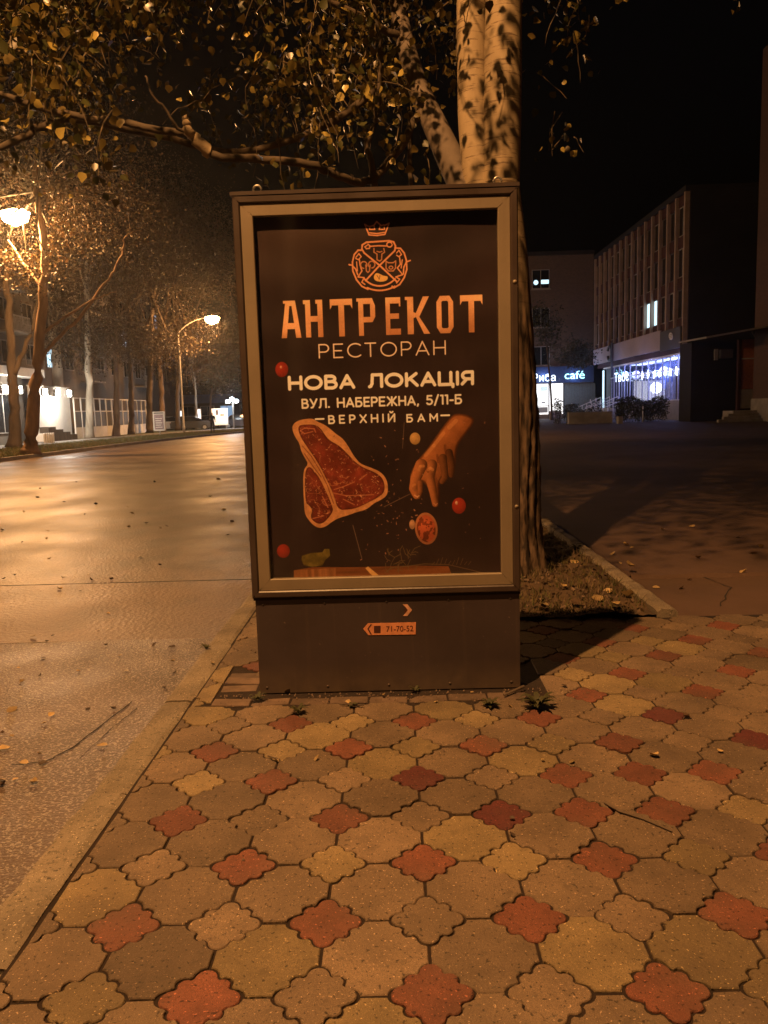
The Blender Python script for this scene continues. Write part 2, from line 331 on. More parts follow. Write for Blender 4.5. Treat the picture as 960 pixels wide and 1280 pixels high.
# long crack near the kerb and short ones further out
def crack(pts, w, z, name='road_crack', m='crack'):
    b = MB(); V = []
    pp = []
    for i in range(len(pts)-1):
        for k in range(6):
            t = k/6; pp.append((pts[i][0]*(1-t)+pts[i+1][0]*t+random.gauss(0, w*0.9), pts[i][1]*(1-t)+pts[i+1][1]*t+random.gauss(0, w)))
    pp.append(pts[-1])
    for i, p in enumerate(pp):
        q = pp[min(i+1, len(pp)-1)]; o = pp[max(i-1, 0)]; dx, dy = q[0]-o[0], q[1]-o[1]; l = math.hypot(dx, dy)+1e-6
        ww = w*random.uniform(0.3, 1); V += [(p[0]-dy/l*ww, p[1]+dx/l*ww, z), (p[0]+dy/l*ww, p[1]-dx/l*ww, z)]
    b.add(V, [(2*i, 2*i+1, 2*i+3, 2*i+2) for i in range(len(pp)-1)]); return kind(b.build(name, MT[m]), 'structure')
def gp(x, y, z=0): g = G(x, y, z); return (g[0], g[1])
crack([gp(15, 960, ROADZ), gp(60, 955, ROADZ), gp(95, 935, ROADZ), gp(165, 880, ROADZ)], 0.006, ROADZ+0.014)
crack([gp(100, 952, ROADZ), gp(150, 905, ROADZ), gp(172, 888, ROADZ)], 0.004, ROADZ+0.014)
# pavement beside the far kerb, verge and the plot behind
def fk(off): return lambda y: farkerb(y)-off
def far_kerb():
    ys = [-20, -5, 10]+YS[4:15]
    for i in range(len(ys)-1):
        y0, y1 = ys[i], ys[i+1]; n = max(1, int((y1-y0)/5))
        for k in range(n):
            a = y0+(y1-y0)*k/n; c = y0+(y1-y0)*(k+1)/n-0.03
            b = MB(); V = []
            for y in (a, c):
                x = farkerb(y); V += [(x, y, ROADZ-0.02), (x, y, 0.03), (x-0.16, y, 0.03), (x-0.16, y, ROADZ-0.02)]
            b.add(V, [(0, 4, 5, 1), (1, 5, 6, 2), (2, 6, 7, 3), (0, 1, 2, 3), (4, 7, 6, 5)])
            o = b.build('kerb_stone', MT['concrete'], kerbroot); 
def setting(name):
    o = bpy.data.objects.new(name, None); C.objects.link(o); return kind(o, 'structure')
kerbroot = setting('far_kerb'); far_kerb(); kerbroot = setting('near_kerb'); bedroot = setting('bed_kerb')
verge = strip('verge', fk(5.5), fk(0.16), YS[0:16], 0.0, MT['grass_ground'])
path = strip('footpath', fk(9.0), fk(5.5), YS[0:16], 0.01, MT['footpath'])
plot = strip('plot', lambda y: -200, fk(9.0), [-30, 30, 60, 90, 140], 0.0, MT['grass_ground'])
grid_sheet('plot_far', -200, 40, 100, 400, 4, 4, lambda X, Y: X*0-0.05, MT['asphalt_lot'])
# grass blades on the verge
def blades(name, spots, h, w, mats, parent=None, n3=1):
    n = len(spots); sp = np.array(spots); a = rng.uniform(0, 2*np.pi, n); hh = h*rng.uniform(0.4, 1.2, n); le = rng.normal(0, 0.45, (n, 2))*hh[:, None]
    dx = np.cos(a)*w/2; dy = np.sin(a)*w/2
    V = np.zeros((n, 3, 3)); V[:, 0] = sp+np.stack([dx, dy, 0*dx], 1); V[:, 1] = sp-np.stack([dx, dy, 0*dx], 1)
    V[:, 2] = sp+np.stack([le[:, 0], le[:, 1], hh], 1)
    F_ = np.arange(3*n).reshape(n, 3)
    return np_mesh(name, V.reshape(-1, 3), F_, None, parent, mats=mats, mat_idx=rng.integers(0, len(mats), n))
vs = []
for k in range(16000):
    y = rng.uniform(26, 78); x = farkerb(y)-0.2-rng.uniform(0, 5.3); vs.append((x, y, 0))
tag(kind(blades('grass', vs, 0.13, 0.05, [MT['grass'], MT['dry_grass']]), 'stuff'), 'short rough grass of the verge across the road', 'grass')

# lot behind and to the right of the paving
PE = 5.28         # far edge of the tiled paving
grid_sheet('parking_lot', 1.90, 300, PE+0.004, 300, 40, 60, lambda X, Y: X*0-0.012, MT['asphalt_lot'])
grid_sheet('sidewalk', 0.0, 1.76, 9.6, 140, 2, 30, lambda X, Y: X*0-0.012, MT['asphalt_lot'])
crack([(1.95, 6.55), (2.6, 6.62), (3.6, 6.58), (4.6, 6.62), (6, 6.66), (9, 6.7)], 0.012, -0.008, 'lot_crack')
crack([(2.3, 5.55), (2.6, 6.1), (2.55, 6.5)], 0.006, -0.008, 'lot_crack')
# raised lip along the lot joint
b = MB(); xs = np.linspace(1.95, 10, 60); V = []
for x in xs:
    y = 6.53+random.gauss(0, 0.012); V += [(x, y-0.05, -0.012), (x, y, 0.008+random.uniform(0, 0.01)), (x, y+0.03, -0.012)]
b.add(V, [q for i in range(59) for q in ((3*i, 3*i+3, 3*i+4, 3*i+1), (3*i+1, 3*i+4, 3*i+5, 3*i+2))])
kind(b.build('lot_joint_ridge', MT['asphalt_lot']), 'structure')

# ------------------------------------------------------------------ near kerb
for k in range(34):
    y0 = -1.03+k*0.985; y1 = y0+0.972; b = MB(); bz = random.uniform(-0.004, 0.004); n = 8; V = []
    sec = [(-0.004, ROADZ-0.05), (0, -0.022), (0.012, -0.004), (0.03, 0.0), (0.13, 0.001), (0.155, -0.008), (0.16, -0.06)]
    dx = random.gauss(0, 0.004)
    for i in range(n+1):
        y = y0+(y1-y0)*i/n; e = 0.006 if i in (0, n) else 0
        for (sx, sz) in sec: V.append((KX+dx+sx+random.gauss(0, 0.0022), y, sz+bz-e+random.gauss(0, 0.0015)))
    m7 = len(sec); F_ = [(i*m7+j, i*m7+j+1, (i+1)*m7+j+1, (i+1)*m7+j) for i in range(n) for j in range(m7-1)]
    F_ = [q[::-1] for q in F_]+[tuple(range(m7)), tuple(n*m7+j for j in range(m7))[::-1]]
    b.add(V, F_); b.build('kerb_stone', MT['kerb'], kerbroot, smooth=False)
# kerb of the tree bed
for k in range(5):
    y0 = PE-0.02+k*0.9; b = MB(); V = []; n = 8
    for i in range(n+1):
        y = y0+0.885*i/n; j = random.gauss(0, 0.006)
        V += [(1.76+j, y, -0.1), (1.76+j, y, 0.035), (1.79+j, y, 0.05+random.gauss(0, .003)), (1.87+j, y, 0.048+random.gauss(0, .003)), (1.90+j, y, 0.03), (1.90+j, y, -0.1)]
    F_ = [(i*6+q, (i+1)*6+q, (i+1)*6+q+1, i*6+q+1) for i in range(n) for q in range(5)]+[(5, 4, 3, 2, 1, 0), tuple(n*6+q for q in range(6))]
    b.add(V, F_); b.build('kerb_stone', MT['kerb'], bedroot)

# ------------------------------------------------------------------ paving tiles
SP, X0, Y0 = 0.2925, 0.055, 1.80
pav = kind(MB().add([(KX+0.155, -3, -0.0075), (9, -3, -0.0075), (9, PE, -0.0075), (KX+0.155, PE, -0.0075)], [(0, 1, 2, 3)]).add(
    [(KX+0.155, PE, -0.0075), (0, PE, -0.0075), (0, 12, -0.0075), (KX+0.155, 12, -0.0075)], [(0, 1, 2, 3)]).build('pavement', MT['joint_sand']), 'structure')
A = 0.368*SP
QP = [(1, 0), (.985, .10), (.93, .19), (.83, .26), (.70, .30), (.64, .37), (.665, .46), (.645, .56), (.60, .60), (.56, .645), (.46, .665),
      (.37, .64), (.30, .70), (.26, .83), (.19, .93), (.10, .985), (0, 1)]
def quarter(a):
    """small-tile boundary from (a,0) round to (0,a): rounded lobes with a stepped flank between them"""
    return [(x*a, y*a) for x, y in QP]
def small_outline(a=A-0.0042):
    q = quarter(a); pts = []
    for k in range(4):
        c, s_ = math.cos(k*math.pi/2), math.sin(k*math.pi/2); pts += [(x*c-y*s_, x*s_+y*c) for x, y in q[:-1]]
    return pts
def big_outline():
    h = SP/2-0.0044; q = quarter(A+0.0044); pts = []
    for k in range(4):                     # start at corner (-,-), going counter-clockwise
        c, s_ = math.cos(k*math.pi/2), math.sin(k*math.pi/2)
        arc = [(-SP/2+x, -SP/2+y) for x, y in q][::-1]          # from (0,a) to (a,0) about the corner node
        arc = [(max(-h, x), max(-h, y)) for x, y in arc]
        pts += [(x*c-y*s_, x*s_+y*c) for x, y in arc]
    return pts
def clip_poly(pts, ax, val, sgn):
    out = []; n = len(pts)
    for i in range(n):
        p, q = pts[i], pts[(i+1) % n]; a = sgn*(p[ax]-val); c = sgn*(q[ax]-val)
        if a >= 0: out.append(p)
        if (a >= 0) != (c >= 0):
            t = a/(a-c); out.append((p[0]+(q[0]-p[0])*t, p[1]+(q[1]-p[1])*t))
    return out
def tile_geo(pts):
    cx = sum(p[0] for p in pts)/len(pts); cy = sum(p[1] for p in pts)/len(pts); n = len(pts); V = []
    for (ins, z) in ((0.0, -0.05), (0.0, -0.0032), (0.0028, 0.0)):
        for x, y in pts:
            d = math.hypot(x-cx, y-cy)+1e-6; f = max(0.2, 1-ins/d); V.append((cx+(x-cx)*f, cy+(y-cy)*f, z))
    F_ = [(r*n+i, r*n+(i+1) % n, (r+1)*n+(i+1) % n, (r+1)*n+i) for r in range(2) for i in range(n)]
    V.append((cx, cy, 0.0005))
    F_ += [(2*n+i, 2*n+(i+1) % n, 3*n) for i in range(n)]
    return V, F_
def tile_mesh(name, pts):
    V, F_ = tile_geo(pts); me = bpy.data.meshes.new(name); me.from_pydata(V, [], F_); me.materials.append(MT['tile_grey']); me.update(); return me
SO, BO = small_outline(), big_outline()
me_s, me_b = tile_mesh('small_tile', SO), tile_mesh('large_tile', BO)
KE = KX+0.172      # tiles stop here at the kerb
cands = []
for r in range(-7, 36):
    for c in range(-5, 30):
        for typ in (0, 1):
            x = X0+c*SP+(SP/2 if typ else 0); y = Y0+r*SP+(SP/2 if typ else 0)
            if y > PE+0.02 and x > 0.0: continue
            if y > 12: continue
            cands.append((typ, r, c, x, y))
def inview(x, y):
    d = np.array([x, y, 0])-np.array([0, 0, CH]); w = d@Fv
    if w <= 0.1: return False
    px = 480+FPX*(d@Rv)/w; py = 640-FPX*(d@Uv)/w
    return -90 < px < 1050 and 690 < py < 1390 and not (x > 9)
stuffb = [MB(), MB(), MB()]; cnt = [0, 0]
cands.sort(key=lambda t: math.hypot(t[3], t[4]))
PANEL = (-0.97, 0.74, 3.80, 4.30)   # bricks round the light box foot
for typ, r, c, x, y in cands:
    if PANEL[0]+0.06 < x < PANEL[1]-0.06 and PANEL[2]+0.02 < y < PANEL[3]-0.05: continue
    pts = SO if typ == 0 else BO
    hw = A if typ == 0 else SP/2
    world = [(px+x, py+y) for px, py in pts]; cut = False
    if x-hw < KE:
        world = clip_poly(world, 0, KE, 1); cut = True
    if y+hw > PE-0.004 and x > 0.0: world = clip_poly(world, 1, PE-0.004, -1); cut = True
    if abs(y-(PANEL[2]-0.0)) < hw+0.03 and PANEL[0]-hw < x < PANEL[1]+hw and y < PANEL[2]+hw:
        if PANEL[0]-0.04 < x < PANEL[1]+0.04: world = clip_poly(world, 1, PANEL[2]-0.006, -1); cut = True
    if abs(x-PANEL[0]) < hw and PANEL[2] < y < PANEL[3]: world = clip_poly(world, 0, PANEL[0]-0.006, -1); cut = True
    if abs(x-PANEL[1]) < hw and PANEL[2] < y < PANEL[3]: world = clip_poly(world, 0, PANEL[1]+0.006, 1); cut = True
    if len(world) < 3: continue
    ar = 0.5*abs(sum(world[i][0]*world[(i+1) % len(world)][1]-world[(i+1) % len(world)][0]*world[i][1] for i in range(len(world))))
    if ar < 0.0012: continue
    u = random.random()
    if typ == 1: key = 'tile_grey' if u < 0.80 else 'tile_yellow'
    elif (r+c) % 2 == 0: key = 'tile_red' if u < 0.93 else 'tile_dark_red'
    else: key = 'tile_grey' if u < 0.62 else ('tile_yellow' if u < 0.96 else 'tile_red')
    if x-hw < KE and key in ('tile_red', 'tile_dark_red'): key = 'tile_yellow' if (r % 2) else 'tile_grey'
    if typ == 0 and (r, c) == (3, 2): key = 'tile_red'
    if typ == 0 and (r, c) == (3, 1): key = 'tile_dark_red'
    if inview(x, y) and cnt[typ] < 300:
        cnt[typ] += 1
        if cut:
            lx = [(a-x, b_-y) for a, b_ in world]; me = tile_mesh('small_tile' if typ == 0 else 'large_tile', lx)
        else: me = me_s if typ == 0 else me_b
        o = bpy.data.objects.new('small_tile' if typ == 0 else 'large_tile', me); C.objects.link(o); o.parent = pav
        o.location = (x, y, random.gauss(-0.001, 0.0018)); o.rotation_euler = (random.gauss(0, 0.011), random.gauss(0, 0.011), random.gauss(0, 0.012))
        o.material_slots[0].link = 'OBJECT'; o.material_slots[0].material = MT[key]
    else:
        V, F_ = tile_geo(world); stuffb[0 if key in ('tile_grey',) else 1 if key == 'tile_yellow' else 2].add(V, F_)
for sb, kk in zip(stuffb, ('tile_grey', 'tile_yellow', 'tile_red')):
    kind(sb.build('outer_tiles', MT[kk], pav), 'stuff')
print('tiles', cnt)
# bricks around the foot of the light box
def brick_at(cx, cy, lx, ly, rot=0):
    b = MB(); h = 0.0
    pts = [(-lx/2, -ly/2), (lx/2, -ly/2), (lx/2, ly/2), (-lx/2, ly/2)]
    V, F_ = tile_geo(pts); b.add(V, F_)
    o = b.build('brick', MT['brick'], None); o.parent = pav; o.location = (cx, cy, random.gauss(-0.003, 0.003))
    o.rotation_euler = (random.gauss(0, .015), random.gauss(0, .015), rot+random.gauss(0, .02))
x = PANEL[0]+0.1
while x < PANEL[1]-0.02:
    brick_at(x, PANEL[2]+0.045, 0.192, 0.086); x += 0.2
x = PANEL[0]+0.045; k = 0
for yy in (3.95, 4.06, 4.17, 4.26): brick_at(PANEL[0]+0.1, yy, 0.19, 0.092, 0.0)

# tree bed soil
def bedz(X, Y): return 0.015+0.05*np.exp(-((X-1.0)**2+(Y-6.6)**2)/0.6)+0.022*np.sin(X*9+Y*5)*np.sin(Y*7-X*3)+0.014*np.sin(X*23+1)*np.sin(Y*19)+rng.normal(0, 0.004, np.shape(X))
bed = grid_sheet('tree_bed', 0.0, 1.77, PE+0.006, 9.6, 50, 120, bedz, MT['soil'])
vs = []
while len(vs) < 4800:
    x = rng.uniform(0.05, 1.75); y = PE+0.03+abs(rng.normal(0, 1.6))
    if y > 9.5: continue
    cl = math.sin(x*6+1)*math.sin(y*5)+math.sin(x*13)*math.sin(y*11)
    if cl+rng.normal(0, 0.5) < 0.0 and y < 8: continue
    vs.append((x, y, float(bedz(np.array(x), np.array(y)))-0.004))
tag(kind(blades('bed_grass', vs, 0.07, 0.009, [MT['grass'], MT['dry_grass'], MT['bark_far']]), 'stuff'), 'sparse dry grass in the tree bed behind the light box', 'grass')

# ================================================================== LIGHT BOX WITH THE POSTER
PY = 3.95; BX0, BX1 = -0.755, 0.62; BTOP = 2.495; BMID = 0.51; DEP = 0.16
lb = thing('advertising_light_box', 'tall dark street advertising box with a restaurant steak poster, standing on the tiled pavement', 'billboard', (0, PY, 0))
# lower plinth (sheet metal, slightly recessed)
b = MB().box((BX0+0.012, PY+0.012, 0.0), (BX1-0.004, PY+DEP, BMID-0.012)); b.build('plinth', MT['base_panel'], lb)
b = MB().box((BX0+0.004, PY+0.004, BMID-0.012), (BX1-0.001, PY+DEP+0.004, BMID)); b.build('gap_shade_strip', MT['crack'], lb)  # solid near-black strip; the shade of the gap is its colour
b = MB().box((BX0+0.006, PY+0.045, BMID+0.002), (BX1-0.006, PY+DEP-0.002, BTOP-0.012)); b.build('case', MT['frame_dark'], lb)
# door frame: outer dark bead and a wide flat lighter face, mitred pieces
def frame_ring(name, x0, x1, z0, z1, w, ya, yb, m, bev=0.004):
    quads = [((x0, z0), (x1, z0), (x1-w, z0+w), (x0+w, z0+w)), ((x1, z0), (x1, z1), (x1-w, z1-w), (x1-w, z0+w)),
             ((x1, z1), (x0, z1), (x0+w, z1-w), (x1-w, z1-w)), ((x0, z1), (x0, z0), (x0+w, z0+w), (x0+w, z1-w))]
    for q in quads:
        cx = sum(p[0] for p in q)/4; cz = sum(p[1] for p in q)/4; V = []
        for (y, ins) in ((yb, 0.0), (ya+bev, 0.0), (ya, bev)):
            # inset towards the strip's long centre line
            for i, p in enumerate(q):
                px, pz = p
                if ins:
                    if abs(q[0][1]-q[1][1]) < 1e-6: pz += ins*(1 if cz > pz else -1)
                    else: px += ins*(1 if cx > px else -1)
                V.append((px, y, pz))
        b = MB(); b.add(V, [(r*4+i, r*4+(i+1) % 4, (r+1)*4+(i+1) % 4, (r+1)*4+i) for r in range(2) for i in range(4)]+[(8, 9, 10, 11)])
        b.build(name, m, lb)
frame_ring('outer_frame', BX0, BX1, BMID+0.002, BTOP, 0.036, PY-0.006, PY+0.045, MT['frame_dark'], 0.006)
frame_ring('door_frame', BX0+0.0362, BX1-0.0362, BMID+0.0382, BTOP-0.0362, 0.060, PY+0.002, PY+0.045, MT['frame_face'], 0.003)
MB().box((BX0-0.008, PY-0.008, BTOP+0.0005), (BX1+0.008, PY+DEP+0.006, BTOP+0.018)).build('top_cap', MT['frame_dark'], lb)
for (ex, ez) in ((P(319, 236, PY)[0], BTOP+0.018), (P(624, 226, PY)[0], BTOP+0.018)):
    b = MB(); pts = []
    for k in range(17):
        w = 2*math.pi*k/16; pts.append((ex+0.019*math.cos(w), PY+0.06, ez+0.024+0.019*math.sin(w)))
    b.tube(pts, 0.0055, 8, caps=False); b.tube([(ex, PY+0.06, ez-0.001), (ex, PY+0.06, ez+0.01)], 0.010, 10)
    b.build('lifting_eye', MT['steel'], lb, smooth=True)
for k, xx in enumerate(np.linspace(BX0+0.05, BX1-0.05, 5)):
    for zz_ in (0.03, BMID-0.035): MB().lathe([(0.007, 0), (0.006, 0.002), (0.0, 0.0035)], (0, 0, 0), 8).build('rivet', MT['base_panel'], lb, smooth=True, rel=False)
for o_, (xx, zz_) in zip([c for c in lb.children if c.name.startswith('rivet')], [(x, z) for x in np.linspace(BX0+0.05, BX1-0.05, 5) for z in (0.03, BMID-0.035)]):
    o_.location = (xx, 0.0118, zz_); o_.rotation_euler = (math.pi/2, 0, 0)
for zz_ in (0.95, 2.05):
    b = MB().tube([(BX1-0.018, PY-0.0075, zz_), (BX1-0.018, PY-0.003, zz_)], 0.010, 12); b.build('lock', MT['frame_face'], lb, smooth=True)
# poster print: generated in numpy, flat print on a flat sheet
PX0, PX1, PZ0, PZ1 = BX0+0.0962, BX1-0.0962, BMID+0.0982, BTOP-0.0962
YP = PY+0.036
IW, IH = 780, int(780*(PZ1-PZ0)/(PX1-PX0))
def toimg(px, py):
    p = P(px, py, YP); return ((p[0]-PX0)/(PX1-PX0)*IW, (PZ1-p[2])/(PZ1-PZ0)*IH)
def vnoise(nx, ny, seed):
    r = np.random.default_rng(seed).random((ny+2, nx+2)); X = np.linspace(0, nx, IW, endpoint=False); Y = np.linspace(0, ny, IH, endpoint=False)
    xi = X.astype(int); yi = Y.astype(int); fx = X-xi; fy = Y-yi; fx = fx*fx*(3-2*fx); fy = fy*fy*(3-2*fy)
    a = r[np.ix_(yi, xi)]; b_ = r[np.ix_(yi, xi+1)]; c = r[np.ix_(yi+1, xi)]; d = r[np.ix_(yi+1, xi+1)]
    return (a*(1-fx)+b_*fx)*(1-fy)[:, None]+(c*(1-fx)+d*fx)*fy[:, None]
def fbm(nx, ny, seed, o=4):
    t = 0; a = 1; s_ = 0
    for k in range(o): t = t+a*vnoise(nx*2**k, ny*2**k, seed+k); s_ += a; a *= 0.55
    return t/s_
GX, GY = np.meshgrid(np.arange(IW)+0.5, np.arange(IH)+0.5)
img = np.zeros((IH, IW, 3))
bgc = np.array([0.026, 0.0145, 0.016]); n_ = fbm(3, 5, 11, 5); n2_ = fbm(12, 3, 31, 4)
img[:] = bgc*(0.55+1.0*n_[..., None])*(0.75+0.5*n2_[..., None])
img += (np.array([0.030, 0.018, 0.013])*(np.exp(-((GX/IW-0.12)/0.35)**2-((GY/IH-0.03)/0.12)**2)*0.9)[..., None])
def pmask(pts, soft=1.2):
    """anti-aliased polygon mask from signed distance, only inside its own box"""
    p = np.array(pts); x0, y0 = np.maximum(np.floor(p.min(0)-6).astype(int), 0); x1, y1 = np.minimum(np.ceil(p.max(0)+6).astype(int), [IW, IH])
    X, Y = GX[y0:y1, x0:x1], GY[y0:y1, x0:x1]; ins = np.zeros(X.shape, bool); d = np.full(X.shape, 1e9)
    for i in range(len(p)):
        a, c = p[i], p[(i+1) % len(p)]; e = c-a
        cond = ((a[1] > Y) != (c[1] > Y)) & (X < e[0]*(Y-a[1])/(e[1] if abs(e[1]) > 1e-9 else 1e-9)+a[0]); ins ^= cond
        t = np.clip(((X-a[0])*e[0]+(Y-a[1])*e[1])/(e@e+1e-9), 0, 1); d = np.minimum(d, np.hypot(X-a[0]-t*e[0], Y-a[1]-t*e[1]))
    sd = np.where(ins, d, -d); return (slice(y0, y1), slice(x0, x1)), sd
def smoothpts(pts, it=2):
    p = [np.array(q, float) for q in pts]
    for _ in range(it):
        o = []
        for i in range(len(p)):
            a, c = p[i], p[(i+1) % len(p)]; o += [a*0.75+c*0.25, a*0.25+c*0.75]
        p = o
    return p
def paint(sl, m, col):
    img[sl] = img[sl]*(1-m[..., None])+np.asarray(col)*m[..., None]
def line(pts, w, col, alpha=1.0, closed=False):
    pts = [np.array(toimg(*q)) for q in pts]
    if closed: pts.append(pts[0])
    w = w*IW/290.0
    for i in range(len(pts)-1):
        a, c = pts[i], pts[i+1]; lo = np.minimum(a, c)-w-3; hi = np.maximum(a, c)+w+3
        x0, y0 = np.maximum(lo.astype(int), 0); x1, y1 = np.minimum(hi.astype(int)+1, [IW, IH])
        if x1 <= x0 or y1 <= y0: continue
        X, Y = GX[y0:y1, x0:x1], GY[y0:y1, x0:x1]; e = c-a
        t = np.clip(((X-a[0])*e[0]+(Y-a[1])*e[1])/(e@e+1e-9), 0, 1); d = np.hypot(X-a[0]-t*e[0], Y-a[1]-t*e[1])
        paint((slice(y0, y1), slice(x0, x1)), np.clip((w/2-d)/1.2+0.5, 0, 1)*alpha, col)
c7 = lambda L: [(480+x/5.82, 500+y/5.82) for x, y in L]
c8 = lambda L: [(340+x/5.82, 510+y/5.82) for x, y in L]
# ---- steak
ST = c8([(150, 150), (158, 118), (190, 92), (240, 80), (300, 75), (330, 98), (380, 118), (425, 150), (470, 190), (510, 215), (550, 265), (580, 320), (610, 365), (645, 405), (720, 432), (790, 462), (830, 510), (845, 570), (838, 630), (800, 662), (740, 690), (690, 735), (620, 752), (560, 775), (490, 795), (440, 822), (400, 855), (350, 872), (305, 850), (270, 810), (242, 765), (238, 690), (232, 600), (230, 500), (238, 440), (268, 405), (245, 365), (215, 310), (205, 255), (172, 210)])
stk = [np.array(toimg(*q)) for q in ST]; sp_ = smoothpts(stk, 2)
sl, sd = pmask(sp_); fine = fbm(60, 90, 5, 3)[sl]; med = fbm(18, 27, 9, 4)[sl]
fat = np.array([0.50, 0.24, 0.11]); meat = np.array([0.17, 0.030, 0.018])
base_ = fat*(0.65+0.6*fine[..., None]); paint(sl, np.clip(sd/1.5+0.5, 0, 1), base_)
def sub(L, col, var=0.6, streak=None, soft=1.5, seed=3):
    q = smoothpts([np.array(toimg(*p)) for p in c8(L)], 2); s2, d2 = pmask(q); f2 = fbm(40, 60, seed, 4)[s2]
    cc = np.asarray(col)*(1-var/2+var*f2[..., None])
    if streak is not None:
        r = np.abs(fbm(16, 30, seed+9, 3)[s2]-0.5); k = np.clip(1-r/0.022, 0, 1)*(fbm(9, 12, seed+5, 2)[s2] > 0.45)
        r2_ = np.abs(fbm(34, 52, seed+19, 3)[s2]-0.5); k2 = np.clip(1-r2_/0.016, 0, 1)*(fbm(11, 17, seed+25, 2)[s2] > 0.5); k = np.maximum(k*0.9, k2*0.7)
        cc = cc*(0.55+0.95*fbm(14, 20, seed+31, 3)[s2])[..., None]
        cc = cc*(1-0.85*k[..., None])+np.array(streak)*0.85*k[..., None]
        cc = cc*np.clip(0.55+d2/16.0, 0.55, 1.0)[..., None]
    paint(s2, np.clip(d2/soft+0.5, 0, 1), cc)
sub([(190, 130), (240, 118), (320, 120), (360, 150), (385, 190), (420, 235), (490, 270), (550, 330), (600, 385), (660, 430), (740, 460), (800, 500), (822, 560), (815, 615), (770, 650), (690, 690), (620, 725), (540, 740), (490, 735), (460, 680), (430, 590), (390, 500), (350, 420), (300, 340), (250, 270), (205, 200)], meat, 0.8, (0.42, 0.16, 0.08), seed=41)
sub([(245, 445), (280, 420), (320, 470), (370, 530), (410, 610), (440, 690), (450, 740), (420, 790), (370, 840), (320, 835), (280, 790), (300, 740), (270, 700), (250, 690), (242, 580)], meat*0.95, 0.8, (0.42, 0.16, 0.08), seed=61)
sub([(205, 250), (240, 280), (300, 345), (350, 425), (395, 510), (440, 600), (470, 690), (480, 760), (455, 760), (430, 680), (390, 590), (345, 500), (290, 420), (245, 350)], (0.42, 0.20, 0.09), 0.5, seed=71)
for L in ([(225, 275), (290, 350), (350, 450), (405, 560), (450, 690)], [(240, 330), (300, 420), (360, 500)]):
    line(c8(L), 1.2, (0.16, 0.035, 0.015), 0.8)
for L in ([(455, 590), (520, 570), (600, 535)], [(450, 615), (540, 635), (640, 632), (740, 628)], [(640, 520), (690, 480)], [(520, 660), (600, 700)], [(300, 170), (240, 185), (210, 165), (240, 145), (310, 150), (320, 175)], [(370, 640), (410, 720)], [(300, 800), (380, 780)], [(520, 740), (600, 735)]):
    line(c8(L), 1.3, (0.46, 0.17, 0.09), 0.6)
r_ = np.random.default_rng(4)
for k in range(260):      # salt and oil sparkles on the meat
    x, y = r_.uniform(200, 800), r_.uniform(180, 800); q = toimg(*c8([(x, y)])[0])
    if 0 < q[0]-sl[1].start < sd.shape[1]-1 and 0 < q[1]-sl[0].start < sd.shape[0]-1 and sd[int(q[1])-sl[0].start, int(q[0])-sl[1].start] > 6:
        line(c8([(x, y), (x+r_.uniform(-12, 12), y+r_.uniform(-12, 12))]), r_.uniform(0.4, 0.9), (0.62, 0.33, 0.2), r_.uniform(0.25, 0.8))
# ---- hand and forearm print
HD = [(500, 105), (540, 98), (600, 106), (655, 135), (640, 180), (600, 232), (565, 280), (530, 330), (520, 400), (518, 460), (505, 530), (480, 560), (455, 552), (440, 500), (425, 560), (405, 585), (398, 620), (405, 680), (400, 745), (380, 772), (352, 768), (340, 700), (318, 640), (290, 600), (270, 585), (272, 640), (262, 690), (235, 715), (200, 700), (185, 660), (190, 600), (188, 545), (205, 500), (240, 440), (300, 370), (350, 300), (400, 230), (450, 160)]
hq = smoothpts([np.array(toimg(*p)) for p in c7(HD)], 2); s2, d2 = pmask(hq); f2 = fbm(30, 45, 91, 4)[s2]
o_ = toimg(*c7([(400, 380)])[0]); px_, py_ = GX[s2]-o_[0], GY[s2]-o_[1]; u = (px_*0.85+py_*0.5)/(IW/290*24)
lit = np.clip(0.72-0.42*u, 0.10, 1.0)*(0.75+0.5*f2); rim = np.clip(d2/9.0, 0.35, 1)
paint(s2, np.clip(d2/2.5+0.5, 0, 1), np.array([0.40, 0.145, 0.052])*(lit*rim)[..., None]+np.array([0.008, 0, 0]))
def cap(L, ra, rb, col, dark=0.25):
    """one finger of the printed hand, lit from the left"""
    pts = [np.array(toimg(*q)) for q in c7(L)]; k_ = IW/290.0/5.82
    n_s = len(pts)-1; lo = np.min(pts, 0)-ra*k_-4; hi = np.max(pts, 0)+ra*k_+4; x0, y0 = lo.astype(int); x1, y1 = hi.astype(int)+1
    X, Y = GX[y0:y1, x0:x1], GY[y0:y1, x0:x1]; best = np.full(X.shape, 9e9); sg_ = np.zeros(X.shape); rr_ = np.ones(X.shape)
    for i in range(n_s):
        a, c = pts[i], pts[i+1]; e = c-a; t = np.clip(((X-a[0])*e[0]+(Y-a[1])*e[1])/(e@e), 0, 1); dx, dy = X-a[0]-t*e[0], Y-a[1]-t*e[1]; d = np.hypot(dx, dy)
        r = (ra+(rb-ra)*((i+t)/n_s))*k_; m = d/r < best; best = np.where(m, d/r, best); sg_ = np.where(m, dx/r, sg_); rr_ = np.where(m, r, rr_)
    sl_ = (slice(y0, y1), slice(x0, x1)); sh = np.clip(0.62-0.45*sg_, dark, 1.0)*(1-0.35*np.clip(best, 0, 1)**3)*(0.8+0.4*fbm(30, 45, 17, 3)[sl_])
    paint(sl_, np.clip((1-best)*rr_/1.6+0.4, 0, 1), np.asarray(col)*sh[..., None])
HC = np.array([0.46, 0.17, 0.065])
cap([(470, 380), (488, 450), (492, 505), (486, 545)], 27, 19, HC*0.34)
cap([(425, 420), (436, 500), (440, 560), (420, 590)], 30, 20, HC*0.48)
cap([(345, 470), (330, 560), (352, 650), (372, 752)], 40, 24, HC*0.92)
cap([(270, 470), (232, 560), (215, 640), (238, 690)], 44, 29, HC*1.12)
